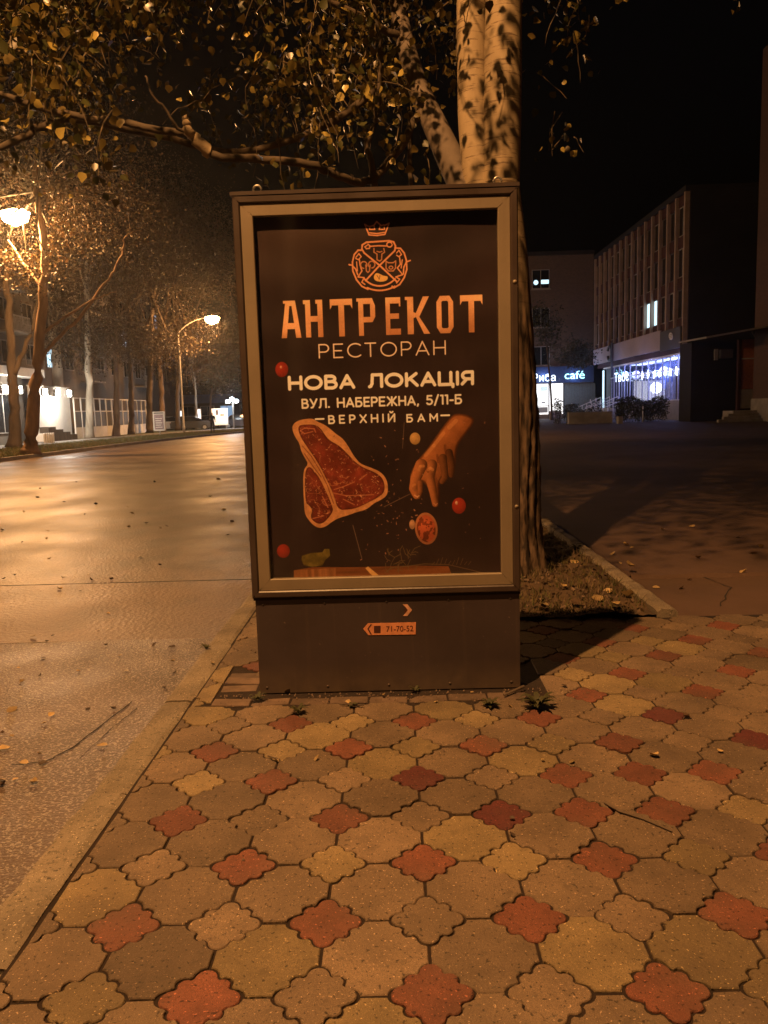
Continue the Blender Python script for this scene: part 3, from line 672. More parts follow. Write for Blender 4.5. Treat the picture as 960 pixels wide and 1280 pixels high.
cap([(262, 600), (262, 660), (250, 700)], 22, 17, HC*0.75)
for L, a_ in (([(300, 470), (318, 520)], .55), ([(385, 400), (392, 450)], .5), ([(440, 330), (448, 390)], .5), ([(365, 540), (385, 600)], .35)):
    line(c7(L), 3.0, (0.10, 0.03, 0.012), a_)
for L, w_ in (([(250, 505), (262, 480), (285, 478)], 3.5), ([(318, 505), (335, 492), (352, 505)], 3.5), ([(208, 620), (222, 612)], 3.0), ([(300, 400), (360, 330), (430, 240)], 4.5), ([(470, 200), (520, 150)], 5)):
    line(c7(L), w_, (0.62, 0.29, 0.12), 0.35)
line(c7([(222, 690), (240, 702), (252, 694)]), 1.6, (0.7, 0.4, 0.25), 0.6); line(c7([(360, 748), (374, 762), (384, 750)]), 1.4, (0.5, 0.25, 0.15), 0.6)
def disc(cx, cy, rx, ry, col, rot=0, seed=1, shade=0.5, tex=0):
    pts = []
    for k in range(36):
        w = 2*math.pi*k/36; x, y = rx*math.cos(w), ry*math.sin(w); pts.append(np.array(toimg(cx+x*math.cos(rot)-y*math.sin(rot), cy+x*math.sin(rot)+y*math.cos(rot))))
    s2, d2 = pmask(pts); o_ = toimg(cx-rx*0.35, cy-ry*0.35); R_ = rx*IW/290
    k = 1-shade*np.clip(np.hypot(GX[s2]-o_[0], GY[s2]-o_[1])/(R_*1.5), 0, 1); cc = np.asarray(col)*k[..., None]
    if tex: cc = cc*(0.6+0.8*(fbm(50, 75, seed, 3)[s2] > 0.5))[..., None]
    paint(s2, np.clip(d2/1.6+0.5, 0, 1), cc)
disc(353, 462, 8, 9.5, (0.32, 0.028, 0.016)); disc(355, 688, 8, 8.5, (0.32, 0.03, 0.016)); disc(573, 631.5, 8.5, 10, (0.38, 0.04, 0.022))
disc(570, 628, 1.6, 2.4, (0.8, 0.45, 0.35)); disc(352, 459, 1.4, 1.8, (0.7, 0.3, 0.22))
disc(532.5, 660, 14, 20, (0.50, 0.20, 0.10), -0.12, tex=0); disc(532.5, 660, 11.5, 17, (0.40, 0.09, 0.04), -0.12, 77, tex=1)
disc(518.5, 548, 6.5, 7.5, (0.55, 0.33, 0.13)); disc(515, 655, 3.6, 6, (0.6, 0.33, 0.2))
# pickle, cutting board, bread stick, herbs, skewers, knife edges
def fillp(L, col, seed=5, var=0.6, nx=40, ny=60, soft=1.4):
    s2, d2 = pmask([np.array(toimg(*q)) for q in L]); paint(s2, np.clip(d2/soft+0.5, 0, 1), np.asarray(col)*(1-var/2+var*fbm(nx, ny, seed, 3)[s2])[..., None])
fillp([(368, 712), (392, 708), (450, 708), (520, 706), (560, 707), (566, 722), (560, 735), (368, 737)], (0.17, 0.06, 0.022), 8, 1.0, 5, 70)
fillp([(368, 712), (420, 709), (420, 737), (368, 737)], (0.24, 0.10, 0.04), 18, 1.0, 60, 6)
fillp(c8([(222, 1070), (290, 1050), (370, 1045), (385, 1020), (420, 1020), (425, 1070), (390, 1100), (370, 1140), (300, 1150), (235, 1140), (218, 1100)]), (0.13, 0.10, 0.022), 28, 1.4)
fillp(c8([(680, 1160), (700, 1148), (745, 1185), (810, 1240), (775, 1250), (720, 1205)]), (0.55, 0.33, 0.13), 3, 0.4)
line(c8([(590, 850), (655, 1090)]), 0.8, (0.22, 0.15, 0.12), 0.7); line([(480, 633), (512, 617)], 0.9, (0.20, 0.12, 0.09), 0.7); line([(505, 528), (503, 560)], 0.7, (0.2, 0.13, 0.1), 0.6)
for k in range(26):
    x, y = r_.uniform(482, 520), r_.uniform(690, 716); a_ = r_.uniform(-2.8, -0.3); l = r_.uniform(6, 16)
    line([(x, y), (x+l*0.5*math.cos(a_), y+l*0.5*math.sin(a_)), (x+l*math.cos(a_+0.3), y+l*math.sin(a_+0.3))], 0.9, (0.14, 0.095, 0.045), 0.8)
line([(500, 708), (530, 704), (560, 705), (590, 712), (612, 718)], 1.0, (0.14, 0.09, 0.05), 0.8)
for k in range(10): x = 540+k*5; line([(x, 705), (x+3, 698+r_.uniform(-2, 4))], 0.8, (0.13, 0.085, 0.045), 0.8)
for k in range(95):
    x, y = r_.uniform(350, 615), r_.uniform(525, 705)
    if r_.random() < 0.6: x, y = 490+r_.normal(0, 22), 630+r_.normal(0, 32)
    l = r_.uniform(0.3, 2.2); a_ = r_.uniform(0, 3.1)
    line([(x, y), (x+l*math.cos(a_), y+l*math.sin(a_))], r_.uniform(0.5, 1.5), np.array([0.40, 0.20, 0.13])*r_.uniform(0.4, 1.2), 0.7)
# ---- crest: crown, quartered round badge with beasts, ribbons
CO = (0.62, 0.27, 0.15)
ce = lambda L: [(430+x/10.667, 270+y/10.667) for x, y in L]
def cl(L, w=1.5, closed=False, col=CO, a=1.0): line(ce(L), w, col, a, closed)
cl([(278, 122), (335, 262), (440, 270), (545, 255), (600, 108), (545, 135), (530, 130), (500, 140), (435, 85), (400, 135), (350, 150), (325, 148)], 1.5, True)
cl([(345, 150), (340, 190), (410, 190), (400, 140)], 1.3); cl([(480, 140), (470, 190), (540, 190), (535, 140)], 1.3); cl([(340, 235), (440, 245), (545, 228)], 1.3)
def arc(cx, cy, rx, ry, a0, a1, n=22): return [(cx+rx*math.cos(math.radians(a0+(a1-a0)*i/n)), cy+ry*math.sin(math.radians(a0+(a1-a0)*i/n))) for i in range(n+1)]
cl([(290, 870), (475, 665), (675, 470), (685, 410), (660, 355), (600, 340), (300, 360), (245, 395), (240, 450), (270, 500), (475, 665), (700, 880)], 1.9)
cl([(320, 385), (350, 410), (340, 440), (300, 445), (280, 420), (310, 400)], 1.4); cl([(340, 415), (450, 405), (570, 408)], 1.4); cl(arc(605, 390, 35, 32, 0, 330), 1.4)
cl(arc(475, 670, 265, 270, 40, 140), 1.8); cl(arc(475, 690, 350, 310, 55, 118), 1.8)
cl([(240, 465), (190, 465), (140, 520), (115, 620), (120, 740), (170, 860), (240, 945), (320, 985)], 1.8)
cl([(690, 435), (750, 440), (800, 500), (830, 600), (835, 720), (800, 830), (740, 920), (665, 965), (640, 945)], 1.8)
cl([(70, 655), (110, 665), (160, 720), (185, 790)], 1.6); cl([(880, 600), (830, 620), (795, 690), (790, 780)], 1.6)
cl([(160, 560), (200, 510), (230, 550), (195, 590), (160, 575)], 1.3); cl([(205, 580), (215, 660), (240, 740), (190, 820), (270, 830), (240, 890), (280, 920)], 1.4); cl([(170, 620), (180, 740)], 1.2)
cl([(700, 500), (730, 465), (765, 520), (730, 550), (700, 530)], 1.3); cl([(740, 560), (750, 650), (710, 700), (780, 790), (690, 820), (740, 850), (700, 900)], 1.4); cl([(775, 590), (760, 700)], 1.2)
BU = (0.42, 0.18, 0.10)
cl([(400, 440), (400, 490), (440, 515), (440, 590), (475, 608), (500, 590), (505, 515), (540, 490), (530, 440)], 1.3, col=BU); cl([(440, 480), (475, 490), (505, 480)], 1.2, col=BU)
cl(arc(265, 660, 42, 45, 90, 400), 1.3, col=BU); cl(arc(370, 655, 42, 45, -220, 90), 1.3, col=BU); cl([(290, 660), (300, 740), (320, 760), (340, 740), (350, 660)], 1.3, col=BU)
cl([(560, 610), (560, 700), (590, 740), (655, 740), (685, 700), (688, 605), (655, 630), (590, 630)], 1.3, True, col=BU); cl(arc(625, 695, 25, 20, 0, 360), 1.1, col=BU)
s2, d2 = pmask(smoothpts([np.array(toimg(*q)) for q in ce([(400, 800), (430, 765), (480, 780), (520, 805), (585, 810), (580, 860), (520, 885), (440, 880), (400, 850)])], 2)); paint(s2, np.clip(d2/1.5+0.5, 0, 1), (0.60, 0.36, 0.13))
cl([(440, 800), (470, 850), (480, 800)], 1.0, col=(0.2, 0.1, 0.05))
# headline: condensed block capitals cut from straight strokes with chamfered corners and small spurs
LET = {
 'А': [[(0.0, 0), (.26, 0), (.44, .86), (.44, 1), (.26, 1)], [(.44, .86), (.56, .86), (.56, 1), (.44, 1)], [(.74, 0), (1, 0), (.74, 1), (.56, 1), (.56, .86)], [(.31, .24), (.69, .24), (.66, .40), (.34, .40)], [(.14, .93), (.26, .93), (.26, 1), (.14, 1)]],
 'Н': [[(0.05, 0), (.31, 0), (.31, 1), (.05, 1)], [(.69, 0), (.95, 0), (.95, 1), (.69, 1)], [(.31, .42), (.69, .42), (.69, .57), (.31, .57)], [(-.05, .90), (.05, .90), (.05, 1), (-.05, 1)], [(.60, .90), (.69, .90), (.69, 1), (.60, 1)]],
 'Т': [[(.37, 0), (.63, 0), (.63, .84), (.37, .84)], [(-.02, .84), (1.02, .84), (1.02, 1), (-.02, 1)], [(-.02, .74), (.07, .84), (-.02, .84)], [(1.02, .74), (1.02, .84), (.93, .84)]],
 'Р': [[(.05, 0), (.31, 0), (.31, 1), (.05, 1)], [(.31, .85), (.78, .85), (.95, .80), (.80, 1), (.31, 1)], [(.69, .50), (.95, .50), (.95, .80), (.78, .85), (.69, .85)], [(.31, .36), (.80, .36), (.95, .50), (.69, .50), (.31, .50)], [(-.04, .92), (.05, .92), (.05, 1), (-.04, 1)]],
 'Е': [[(.05, 0), (.31, 0), (.31, 1), (.05, 1)], [(.31, .84), (.95, .84), (.95, 1), (.31, 1)], [(.31, .43), (.85, .43), (.85, .57), (.31, .57)], [(.31, 0), (.95, 0), (.95, .16), (.31, .16)], [(.87, .76), (.95, .76), (.95, .84), (.87, .84)]],
 'К': [[(.05, 0), (.31, 0), (.31, 1), (.05, 1)], [(.31, .43), (.42, .46), (.42, .56), (.31, .59)], [(.42, .51), (.56, .46), (1.0, 1), (.74, 1), (.42, .56)], [(.42, .46), (.76, 0), (1.02, 0), (.56, .46), (.42, .51)], [(-.04, .92), (.05, .92), (.05, 1), (-.04, 1)]],
 'О': [[(.05, .16), (.31, .16), (.31, .84), (.05, .84)], [(.69, .16), (.95, .16), (.95, .84), (.69, .84)], [(.05, .84), (.31, .84), (.38, .87), (.24, 1)], [(.24, 1), (.38, .87), (.62, .87), (.76, 1)], [(.62, .87), (.69, .84), (.95, .84), (.76, 1)], [(.05, .16), (.24, 0), (.38, .13), (.31, .16)], [(.24, 0), (.76, 0), (.62, .13), (.38, .13)], [(.76, 0), (.95, .16), (.69, .16), (.62, .13)]],
}

c1 = lambda x, y: (280+x/2.4615, 220+y/2.4615)
spans = [('А', 180, 240), ('Н', 252, 310), ('Т', 332, 397), ('Р', 414, 470), ('Е', 497, 547), ('К', 562, 632), ('О', 652, 708), ('Т', 728, 793)]
hz0 = toimg(*c1(180, 500))[1]; hz1 = toimg(*c1(180, 386))[1]
hg = fbm(7, 14, 123, 3)
for ch, xa, xb in spans:
    ia = toimg(*c1(xa, 500))[0]; ib = toimg(*c1(xb, 500))[0]
    for poly in LET[ch]:
        q = [np.array((ia+(ib-ia)*x, hz0+(hz1-hz0)*y)) for x, y in poly]; s2, d2 = pmask(q)
        g_ = np.clip((hg[s2]-0.3)*2.2, 0, 1)*0.55+np.clip((hz0-GY[s2])/(hz0-hz1), 0, 1)*0.45
        cc = np.array([0.36, 0.135, 0.06])*(1-g_[..., None])+np.array([0.80, 0.40, 0.215])*g_[..., None]
        paint(s2, np.clip(d2/1.0+0.6, 0, 1), cc*np.array([1.1, 1.25, 1.35]))
# thin lettering from strokes: each glyph = (width, [polylines]) on a unit-high box
def A_(cx, cy, rx, ry, a0, a1, n=14): return [(cx+rx*math.cos(math.radians(a0+(a1-a0)*i/n)), cy+ry*math.sin(math.radians(a0+(a1-a0)*i/n))) for i in range(n+1)]
GL = {
 'Р': (.62, [[(0, 0), (0, 1), (.34, 1)]+A_(.34, .72, .28, .28, 90, -90)+[(0, .44)]]),
 'Е': (.58, [[(.58, 1), (0, 1), (0, 0), (.58, 0)], [(0, .51), (.50, .51)]]),
 'С': (.80, [A_(.5, .5, .5, .5, 48, 312, 24)]),
 'Т': (.70, [[(0, 1), (.7, 1)], [(.35, 1), (.35, 0)]]),
 'О': (1.0, [A_(.5, .5, .5, .5, 0, 360, 30)]),
 'А': (.82, [[(0, 0), (.41, 1), (.82, 0)], [(.14, .30), (.68, .30)]]),
 'Н': (.74, [[(0, 0), (0, 1)], [(.74, 0), (.74, 1)], [(0, .5), (.74, .5)]]),
 'В': (.66, [[(0, 0), (0, 1), (.34, 1)]+A_(.34, .77, .24, .23, 90, -90)+[(0, .54)], [(.34, .54)]+A_(.38, .27, .28, .27, 90, -90)+[(0, 0)]]),
 'Л': (.78, [[(0, 0), (.08, .04), (.16, .25), (.20, 1), (.78, 1), (.78, 0)]]),
 'К': (.68, [[(0, 0), (0, 1)], [(.62, 1), (.06, .45)], [(.22, .60), (.68, 0)]]),
 'Ц': (.86, [[(0, 1), (0, 0), (.86, 0), (.86, -.20)], [(.74, 1), (.74, 0)]]),
 'І': (.0, [[(0, 0), (0, 1)]]),
 'Я': (.66, [[(.66, 0), (.66, 1), (.30, 1)]+A_(.30, .71, .27, .29, 90, 270)+[(.66, .42)], [(.30, .42), (0, 0)]]),
 'У': (.74, [[(0, 1), (.38, .30)], [(.74, 1), (.36, .22), (.24, .03), (.08, .0)]]),
 '.': (.05, [[(0, .02), (.05, .02)]]), ',': (.08, [[(.06, .04), (0, -.16)]]),
 'Б': (.66, [[(.58, 1), (0, 1), (0, 0), (.36, 0)]+A_(.36, .29, .29, .29, -90, 90)+[(0, .58)]]),
 'Ж': (1.1, [[(.55, 0), (.55, 1)], [(.05, 1), (.48, .5), (0, 0)], [(1.05, 1), (.62, .5), (1.1, 0)], [(.48, .5), (.62, .5)]]),
 '5': (.60, [[(.54, 1), (.08, 1), (.04, .57), (.30, .60)]+A_(.30, .30, .30, .30, 90, -90)+[(.12, .02), (0, .12)]]),
 '/': (.42, [[(0, -.12), (.42, 1.08)]]), '1': (.24, [[(0, 1), (.22, 1), (.22, 0)]]), '-': (.34, [[(0, .40), (.34, .40)]]),
 'Х': (.72, [[(0, 1), (.72, 0)], [(.72, 1), (0, 0)]]), 'Й': (.74, [[(0, 1), (0, 0), (.74, 1), (.74, 0)], [(.20, 1.34), (.30, 1.22), (.44, 1.22), (.54, 1.34)]]),
 'М': (.90, [[(0, 0), (0, 1), (.45, .32), (.90, 1), (.90, 0)]]), ' ': (.42, []),
}
def write(txt, xa, ya, xb, ytop, wt, gap, col):
    """xa,ya = bottom-left in the photograph, xb = right end, ytop = top at the left"""
    ia, jb = toimg(xa, ya); ie = toimg(xb, ya)[0]; jt = toimg(xa, ytop)[1]; h = jb-jt
    tot = sum(GL[c][0] for c in txt)+gap*(len(txt)-1)+wt; sx = (ie-ia)/tot; x = wt/2; hw = wt*h/2
    for c in txt:
        for pl in GL[c][1]:
            pts = [(ia+(x+p[0])*sx, jb-(wt/2+p[1]*(1-wt))*h) for p in pl]
            for i in range(len(pts)-1):
                a, e_ = np.array(pts[i]), np.array(pts[i+1]); lo = np.minimum(a, e_)-hw-3; hi = np.maximum(a, e_)+hw+3
                x0, y0 = np.maximum(lo.astype(int), 0); x1, y1 = np.minimum(hi.astype(int)+1, [IW, IH])
                X, Y = GX[y0:y1, x0:x1], GY[y0:y1, x0:x1]; e = e_-a
                t = np.clip(((X-a[0])*e[0]+(Y-a[1])*e[1])/(e@e+1e-9), 0, 1); d = np.hypot(X-a[0]-t*e[0], Y-a[1]-t*e[1])
                paint((slice(y0, y1), slice(x0, x1)), np.clip((hw-d)/1.0+0.5, 0, 1), col)
        x += GL[c][0]+gap
PALE = (0.92, 0.86, 0.88); THIN = (0.74, 0.60, 0.55)
write('РЕСТОРАН', 399, 448.5, 557, 430.5, 0.085, 0.34, THIN)
write('НОВА ЛОКАЦІЯ', 361, 488.5, 592, 470, 0.21, 0.30, PALE)
write('ВУЛ. НАБЕРЕЖНА, 5/11-Б', 378, 511, 577, 498.5, 0.17, 0.31, PALE)
write('ВЕРХНІЙ', 411, 530, 494, 519, 0.17, 0.70, PALE)
write('БАМ', 508, 528, 547, 517.5, 0.17, 0.75, PALE)
line([(395, 523.8), (405, 523.5)], 2.0, PALE); line([(551, 519.2), (561, 518.9)], 2.0, PALE)
# print wrinkles and grain
img *= (0.9+0.2*fbm(200, 300, 55, 2))[..., None]
lum_ = img.max(-1); img *= (1+0.35*np.clip((lum_-0.06)/0.2, 0, 1))[..., None]
rgba = np.ones((IH, IW, 4), dtype=np.float32); rgba[..., :3] = np.clip(img, 0, 1)[::-1]
im = bpy.data.images.new('poster_print', IW, IH, float_buffer=True); im.colorspace_settings.name = 'Linear Rec.709'
im.pixels.foreach_set(rgba.ravel()); im.update(); im.pack()
pm = bpy.data.materials.new('poster_print'); pm.use_nodes = True; t = pm.node_tree; pb = t.nodes['Principled BSDF']
ti = t.nodes.new('ShaderNodeTexImage'); ti.image = im; uvn = t.nodes.new('ShaderNodeTexCoord'); t.links.new(uvn.outputs['UV'], ti.inputs[0])
t.links.new(ti.outputs[0], pb.inputs['Base Color']); pb.inputs['Roughness'].default_value = 0.45
nx, nz = 40, 60; V = []; 
for j in range(nz+1):
    for i in range(nx+1):
        u, v = i/nx, j/nz; wv = 0.0016*math.sin(v*43+2*math.sin(u*4))*(0.3+v)+0.0012*math.sin(u*9+v*17)
        V.append((PX0-0.004+(PX1-PX0+0.008)*u, YP+wv, PZ0-0.004+(PZ1-PZ0+0.008)*v))
b = MB(); b.add(V, [(j*(nx+1)+i, j*(nx+1)+i+1, (j+1)*(nx+1)+i+1, (j+1)*(nx+1)+i) for j in range(nz) for i in range(nx)])
poster = b.build('poster', pm, lb, smooth=True)
uvl = poster.data.uv_layers.new(name='uv')
for lp in poster.data.loops:
    i = lp.vertex_index % (nx+1); j = lp.vertex_index//(nx+1)
    uvl.data[lp.index].uv = (i/nx, j/nz)
# ---- lettering on the poster (thin print layers)
def grad_mat(name, c1, c2, rough=0.4):
    m = mat(name, c1, rough, 0.3, 5.5, col2=c2); return m
MT['copper_ink'] = grad_mat('copper_ink', (0.78, 0.36, 0.19), (0.40, 0.155, 0.07))
MT['pale_ink'] = mat('pale_ink', (0.80, 0.62, 0.42), 0.45, 0.12, 6)
MT['thin_ink'] = mat('thin_ink', (0.62, 0.48, 0.38), 0.45, 0.15, 6)
YT = YP-0.0045
def text_mesh(name, txt, corners, m, parent, bold=0.0, space=1.0, Y=None, depth=0.001, xform=None, label=None):
    """corners: bottom-left, bottom-right, top-left points in 3D; the text is fitted to them"""
    cu = bpy.data.curves.new('text', 'FONT'); cu.body = txt; cu.offset = bold; cu.space_character = space; cu.resolution_u = 5
    tmp = bpy.data.objects.new('text', cu); C.objects.link(tmp); dg = bpy.context.evaluated_depsgraph_get(); dg.update()
    me0 = bpy.data.meshes.new_from_object(tmp.evaluated_get(dg)); bpy.data.objects.remove(tmp); bpy.data.curves.remove(cu)
    co = np.zeros(len(me0.vertices)*3); me0.vertices.foreach_get('co', co); co = co.reshape(-1, 3)
    mn, mxx = co.min(0), co.max(0); u = (co[:, 0]-mn[0])/(mxx[0]-mn[0]); v = (co[:, 1]-mn[1])/(mxx[1]-mn[1])
    a, bb, c = [np.array(q, float) for q in corners]; W_ = a+u[:, None]*(bb-a)+v[:, None]*(c-a)
    mb = MB(); mb.add(W_, [tuple(p.vertices) for p in me0.polygons]); bpy.data.meshes.remove(me0)
    o = mb.build(name, m, parent)
    if label: o['label'] = label
    return o
def pc(x0, y0, x1, y1, x2, y2, Y=YT): return [P(x0, y0, Y), P(x1, y1, Y), P(x2, y2, Y)]
def level(c):   # keep printed lines level and upright on the sheet
    a, b_, c_ = c; z0 = (a[2]+b_[2])/2; return [np.array([a[0], a[1], z0]), np.array([b_[0], b_[1], z0]), np.array([a[0], a[1], c_[2]+(z0-a[2])])]
MB().box((PX0-0.004, PY+0.012, PZ0-0.004), (PX1+0.004, PY+0.016, PZ1+0.004)).build('glass', glass_mat('poster_glass', (0.98, 0.98, 0.97), 0.5, 0.08), lb)
# ---- stickers on the plinth
MT['sticker'] = mat('sticker', (0.62, 0.26, 0.13), 0.6, 0.2, 30); MT['sticker_ink'] = mat('sticker_ink', (0.07, 0.02, 0.012), 0.6); MT['sticker_pale'] = mat('sticker_pale', (0.60, 0.33, 0.22), 0.6, 0.3, 60)
YS_ = PY+0.0095
c4 = lambda x, y, Y=YS_: P(445+x/10.667, 740+y/10.667, Y)
def flat(L, m, name, parent, off=0.0, d=0.001):
    pts = [c4(x, y, YS_) for x, y in L]; b = MB(); n = len(pts)
    V = [(p[0], YS_-off, p[2]) for p in pts]+[(p[0], YS_-off+d, p[2]) for p in pts]
    b.add(V, [tuple(range(n)), tuple(range(n, 2*n))[::-1]]+[(k, n+k, n+(k+1) % n, (k+1) % n) for k in range(n)]); return b.build(name, m, parent)
stk_ = flat([(95, 490), (160, 418), (800, 403), (795, 565), (165, 575)], MT['sticker'], 'phone_sticker', lb)
for q, mm in (([(150, 490), (195, 430), (212, 430), (170, 490), (212, 565), (195, 566)], 'sticker_ink'), ([(238, 452), (328, 450), (328, 545), (240, 546)], 'sticker_ink')):
    flat(q, MT[mm], 'sticker_mark', stk_, 0.0008, 0.0005)
text_mesh('sticker_digits', '71-70-52', level([c4(405, 530, YS_-0.001), c4(765, 523, YS_-0.001), c4(405, 455, YS_-0.001)]), MT['sticker_ink'], stk_, 0.0)
arrow = flat([(622, 165), (685, 165), (748, 240), (685, 320), (625, 320), (665, 275), (690, 240), (665, 205)], MT['sticker_pale'], 'arrow_sticker', lb)
flat([(650, 205), (690, 240), (655, 285), (640, 270), (660, 240), (640, 215)], MT['sticker_ink'], 'sticker_mark', arrow, 0.0008, 0.0005)

# ================================================================== STREET LAMPS
MT['sodium_lens'] = emat('sodium_lens', (1.0, 0.62, 0.25), 90.0)
MT['white_lens'] = emat('white_lens', (1.0, 0.93, 0.80), 60.0)
MT['tube_lens'] = emat('tube_lens', (0.7, 0.82, 1.0), 2.5)
MT['cool_lens'] = emat('cool_lens', (0.80, 0.90, 1.0), 30.0)
def light(kind_, loc, energy, col, size=0.15, parent=None, name='lamp_light', rot=None, **kw):
    ld = bpy.data.lights.new(name, kind_); ld.energy = energy; ld.color = col
    if kind_ == 'AREA': ld.shape = 'RECTANGLE'; ld.size = size; ld.size_y = kw.get('size_y', size)
    else: ld.shadow_soft_size = size
    if kind_ == 'SPOT': ld.spot_size = kw.get('spot', 2.4); ld.spot_blend = kw.get('blend', 0.5)
    o = bpy.data.objects.new(name, ld); C.objects.link(o)
    if parent is not None: o.parent = parent; o.location = Vector(loc)-parent.location
    else: o.location = loc
    if rot is not None: o.rotation_euler = rot
    return o
def street_lamp(base, head, label, energy, shielded=0, tilt=0, bowl=1.0):
    t = thing('street_lamp', label, 'street lamp', tuple(base), 'sodium street lamps along the road')
    bx, by, bz = base; hx, hy, hz = head; s = 1 if hx > bx else -1
    b = MB(); b.lathe([(0.14, 0), (0.14, 0.5), (0.11, 0.55), (0.10, hz*0.45), (0.075, hz-1.6), (0.06, hz-1.2)], (bx, by, bz), 14); b.build('pole', MT['pole'], t, smooth=True)
    pts = [(bx, by, hz-1.3)]
    for k in range(1, 9):
        u = k/8; pts.append((bx+(hx-bx-0.3*s)*u**1.3, by, hz-1.3+1.35*math.sin(u*math.pi/2)))
    MB().tube(pts, [0.055]*5+[0.045]*4, 8).build('arm', MT['pole'], t, smooth=True)
    b = MB(); n = 12; V = []; prof = [(-0.42, 0.04, 0.03), (-0.3, 0.12, 0.07), (0.0, 0.19, 0.13), (0.3, 0.2, 0.14), (0.5, 0.13, 0.08), (0.56, 0.02, 0.02)]
    for (u, w, h) in prof:
        for k in range(n): a = 2*math.pi*k/n; V.append((hx+s*u, hy+w*math.cos(a), hz+0.06+(h if math.sin(a) > 0 else 0.03)*math.sin(a)))
    b.add(V, [(i*n+k, i*n+(k+1) % n, (i+1)*n+(k+1) % n, (i+1)*n+k) for i in range(len(prof)-1) for k in range(n)]+[tuple(range(n)), tuple(range((len(prof)-1)*n, len(prof)*n))])
    hd = b.build('lamp_head', MT['pole'], t, smooth=True)
    b = MB(); V = []; prof = [(-0.36, 0.04, 0.03), (-0.28, 0.19, 0.22), (0.05, 0.24, 0.36), (0.36, 0.2, 0.26), (0.48, 0.04, 0.03)]
    for (u, w, h) in prof:
        for k in range(n): a = 2*math.pi*k/n; V.append((hx+s*u*bowl, hy+w*bowl*math.cos(a), hz+0.02+((0.01 if bowl < 1.2 else h*0.55) if math.sin(a) > 0 else h*bowl)*math.sin(a)))  # larger bowls glow above too, standing in for glare
    b.add(V, [(i*n+k, i*n+(k+1) % n, (i+1)*n+(k+1) % n, (i+1)*n+k) for i in range(len(prof)-1) for k in range(n)]+[tuple(range(n)), tuple(range((len(prof)-1)*n, len(prof)*n))])
    b.build('lamp_bowl', MT['sodium_lens'], t, smooth=True)
    if shielded: light('SPOT', (hx, hy, hz-0.55), energy, SODIUM, 0.07, t, spot=math.radians(shielded), blend=0.9 if tilt else 0.5, rot=(math.radians(tilt), 0, math.radians(-12) if tilt else 0))   # cut-off optic
    else: light('POINT', (hx, hy, hz-0.55), energy, SODIUM, 0.13, t)
    return t
L0 = (-2.2, 0.5, 10.15)
street_lamp((-0.86, 0.5, 0), L0, 'nearest street lamp standing on the kerb, its head above the viewer', E_NEAR, 165, 42)
street_lamp((-18.6, 34.5, 0), (-15.9, 34.5, 10.15), 'brightest sodium street lamp glowing at the far left above the big leaning tree', E_ROW, bowl=1.45)
street_lamp((-19.5, 73, 0), (-16.4, 73, 10.2), 'sodium street lamp on a thin pole across the road, right of the tall tree row', E_ROW, bowl=1.6)
street_lamp((-0.7, 40, 0), (-2.4, 40, 10.15), 'added unseen street lamp further up the kerb, hidden behind the light box', E_ROW*0.35, 128)  # unseen lamp added to light the right-hand facades and far road
street_lamp((3.2, 76, 0), (0.4, 76, 10.15), 'added unseen street lamp farthest up the road, hidden behind the light box', E_ROW*0.8, 120)  # second added lamp, also out of sight, for the far facades

# ================================================================== TREES
LAMPS = [(-15.9, 34.5, 10.1), (-16.4, 73, 10.15)]
def leaf_mesh(name, cen, size, mats, parent, k=4, down=0.0, aspect=0.8):
    cen = np.asarray(cen); n = len(cen)
    d1 = rng.normal(0, 1, (n, 3)); d1[:, 2] -= down; d1 /= np.linalg.norm(d1, axis=1)[:, None]
    nn = rng.normal(0, 1, (n, 3)); d2 = np.cross(d1, nn); d2 /= np.linalg.norm(d2, axis=1)[:, None]
    s = size*rng.uniform(0.55, 1.2, n)[:, None]
    if k == 4: shp = [(0, -.5), (.5*aspect, -.05), (0, .5), (-.5*aspect, -.05)]
    else: shp = [(0, -.46), (.36, -.36), (.44, -.02), (.0, .56), (-.44, -.02), (-.36, -.36)]
    V = np.zeros((n, k, 3))
    nz = np.cross(d1, d2)
    for i, (a, b_) in enumerate(shp): V[:, i] = cen+d2*a*s+d1*b_*s+nz*(abs(a)*0.25)*s
    if k == 6:   # two halves folded along the midrib
        F_ = np.concatenate([np.stack([np.arange(n)*6+q for q in (0, 1, 2, 3)], 1), np.stack([np.arange(n)*6+q for q in (0, 3, 4, 5)], 1)])
        mi = rng.integers(0, len(mats), n); mi = np.concatenate([mi, mi])
        return np_mesh(name, V.reshape(-1, 3), F_, None, parent, mats=mats, mat_idx=mi)
    F_ = np.arange(k*n).reshape(n, k)
    return np_mesh(name, V.reshape(-1, 3), F_, None, parent, mats=mats, mat_idx=rng.integers(0, len(mats), n))
def clumps(c, r, n, ncl=24, spread=0.22):
    c = np.array(c); r = np.array(r); cc = rng.normal(0, 1, (ncl, 3)); cc /= np.linalg.norm(cc, axis=1)[:, None]
    cc = c+cc*r*rng.uniform(0.35, 1.0, (ncl, 1))**0.6; w = rng.uniform(0.4, 1.6, ncl); w /= w.sum()
    idx = rng.choice(ncl, n, p=w); return cc[idx]+rng.normal(0, 1, (n, 3))*r*spread
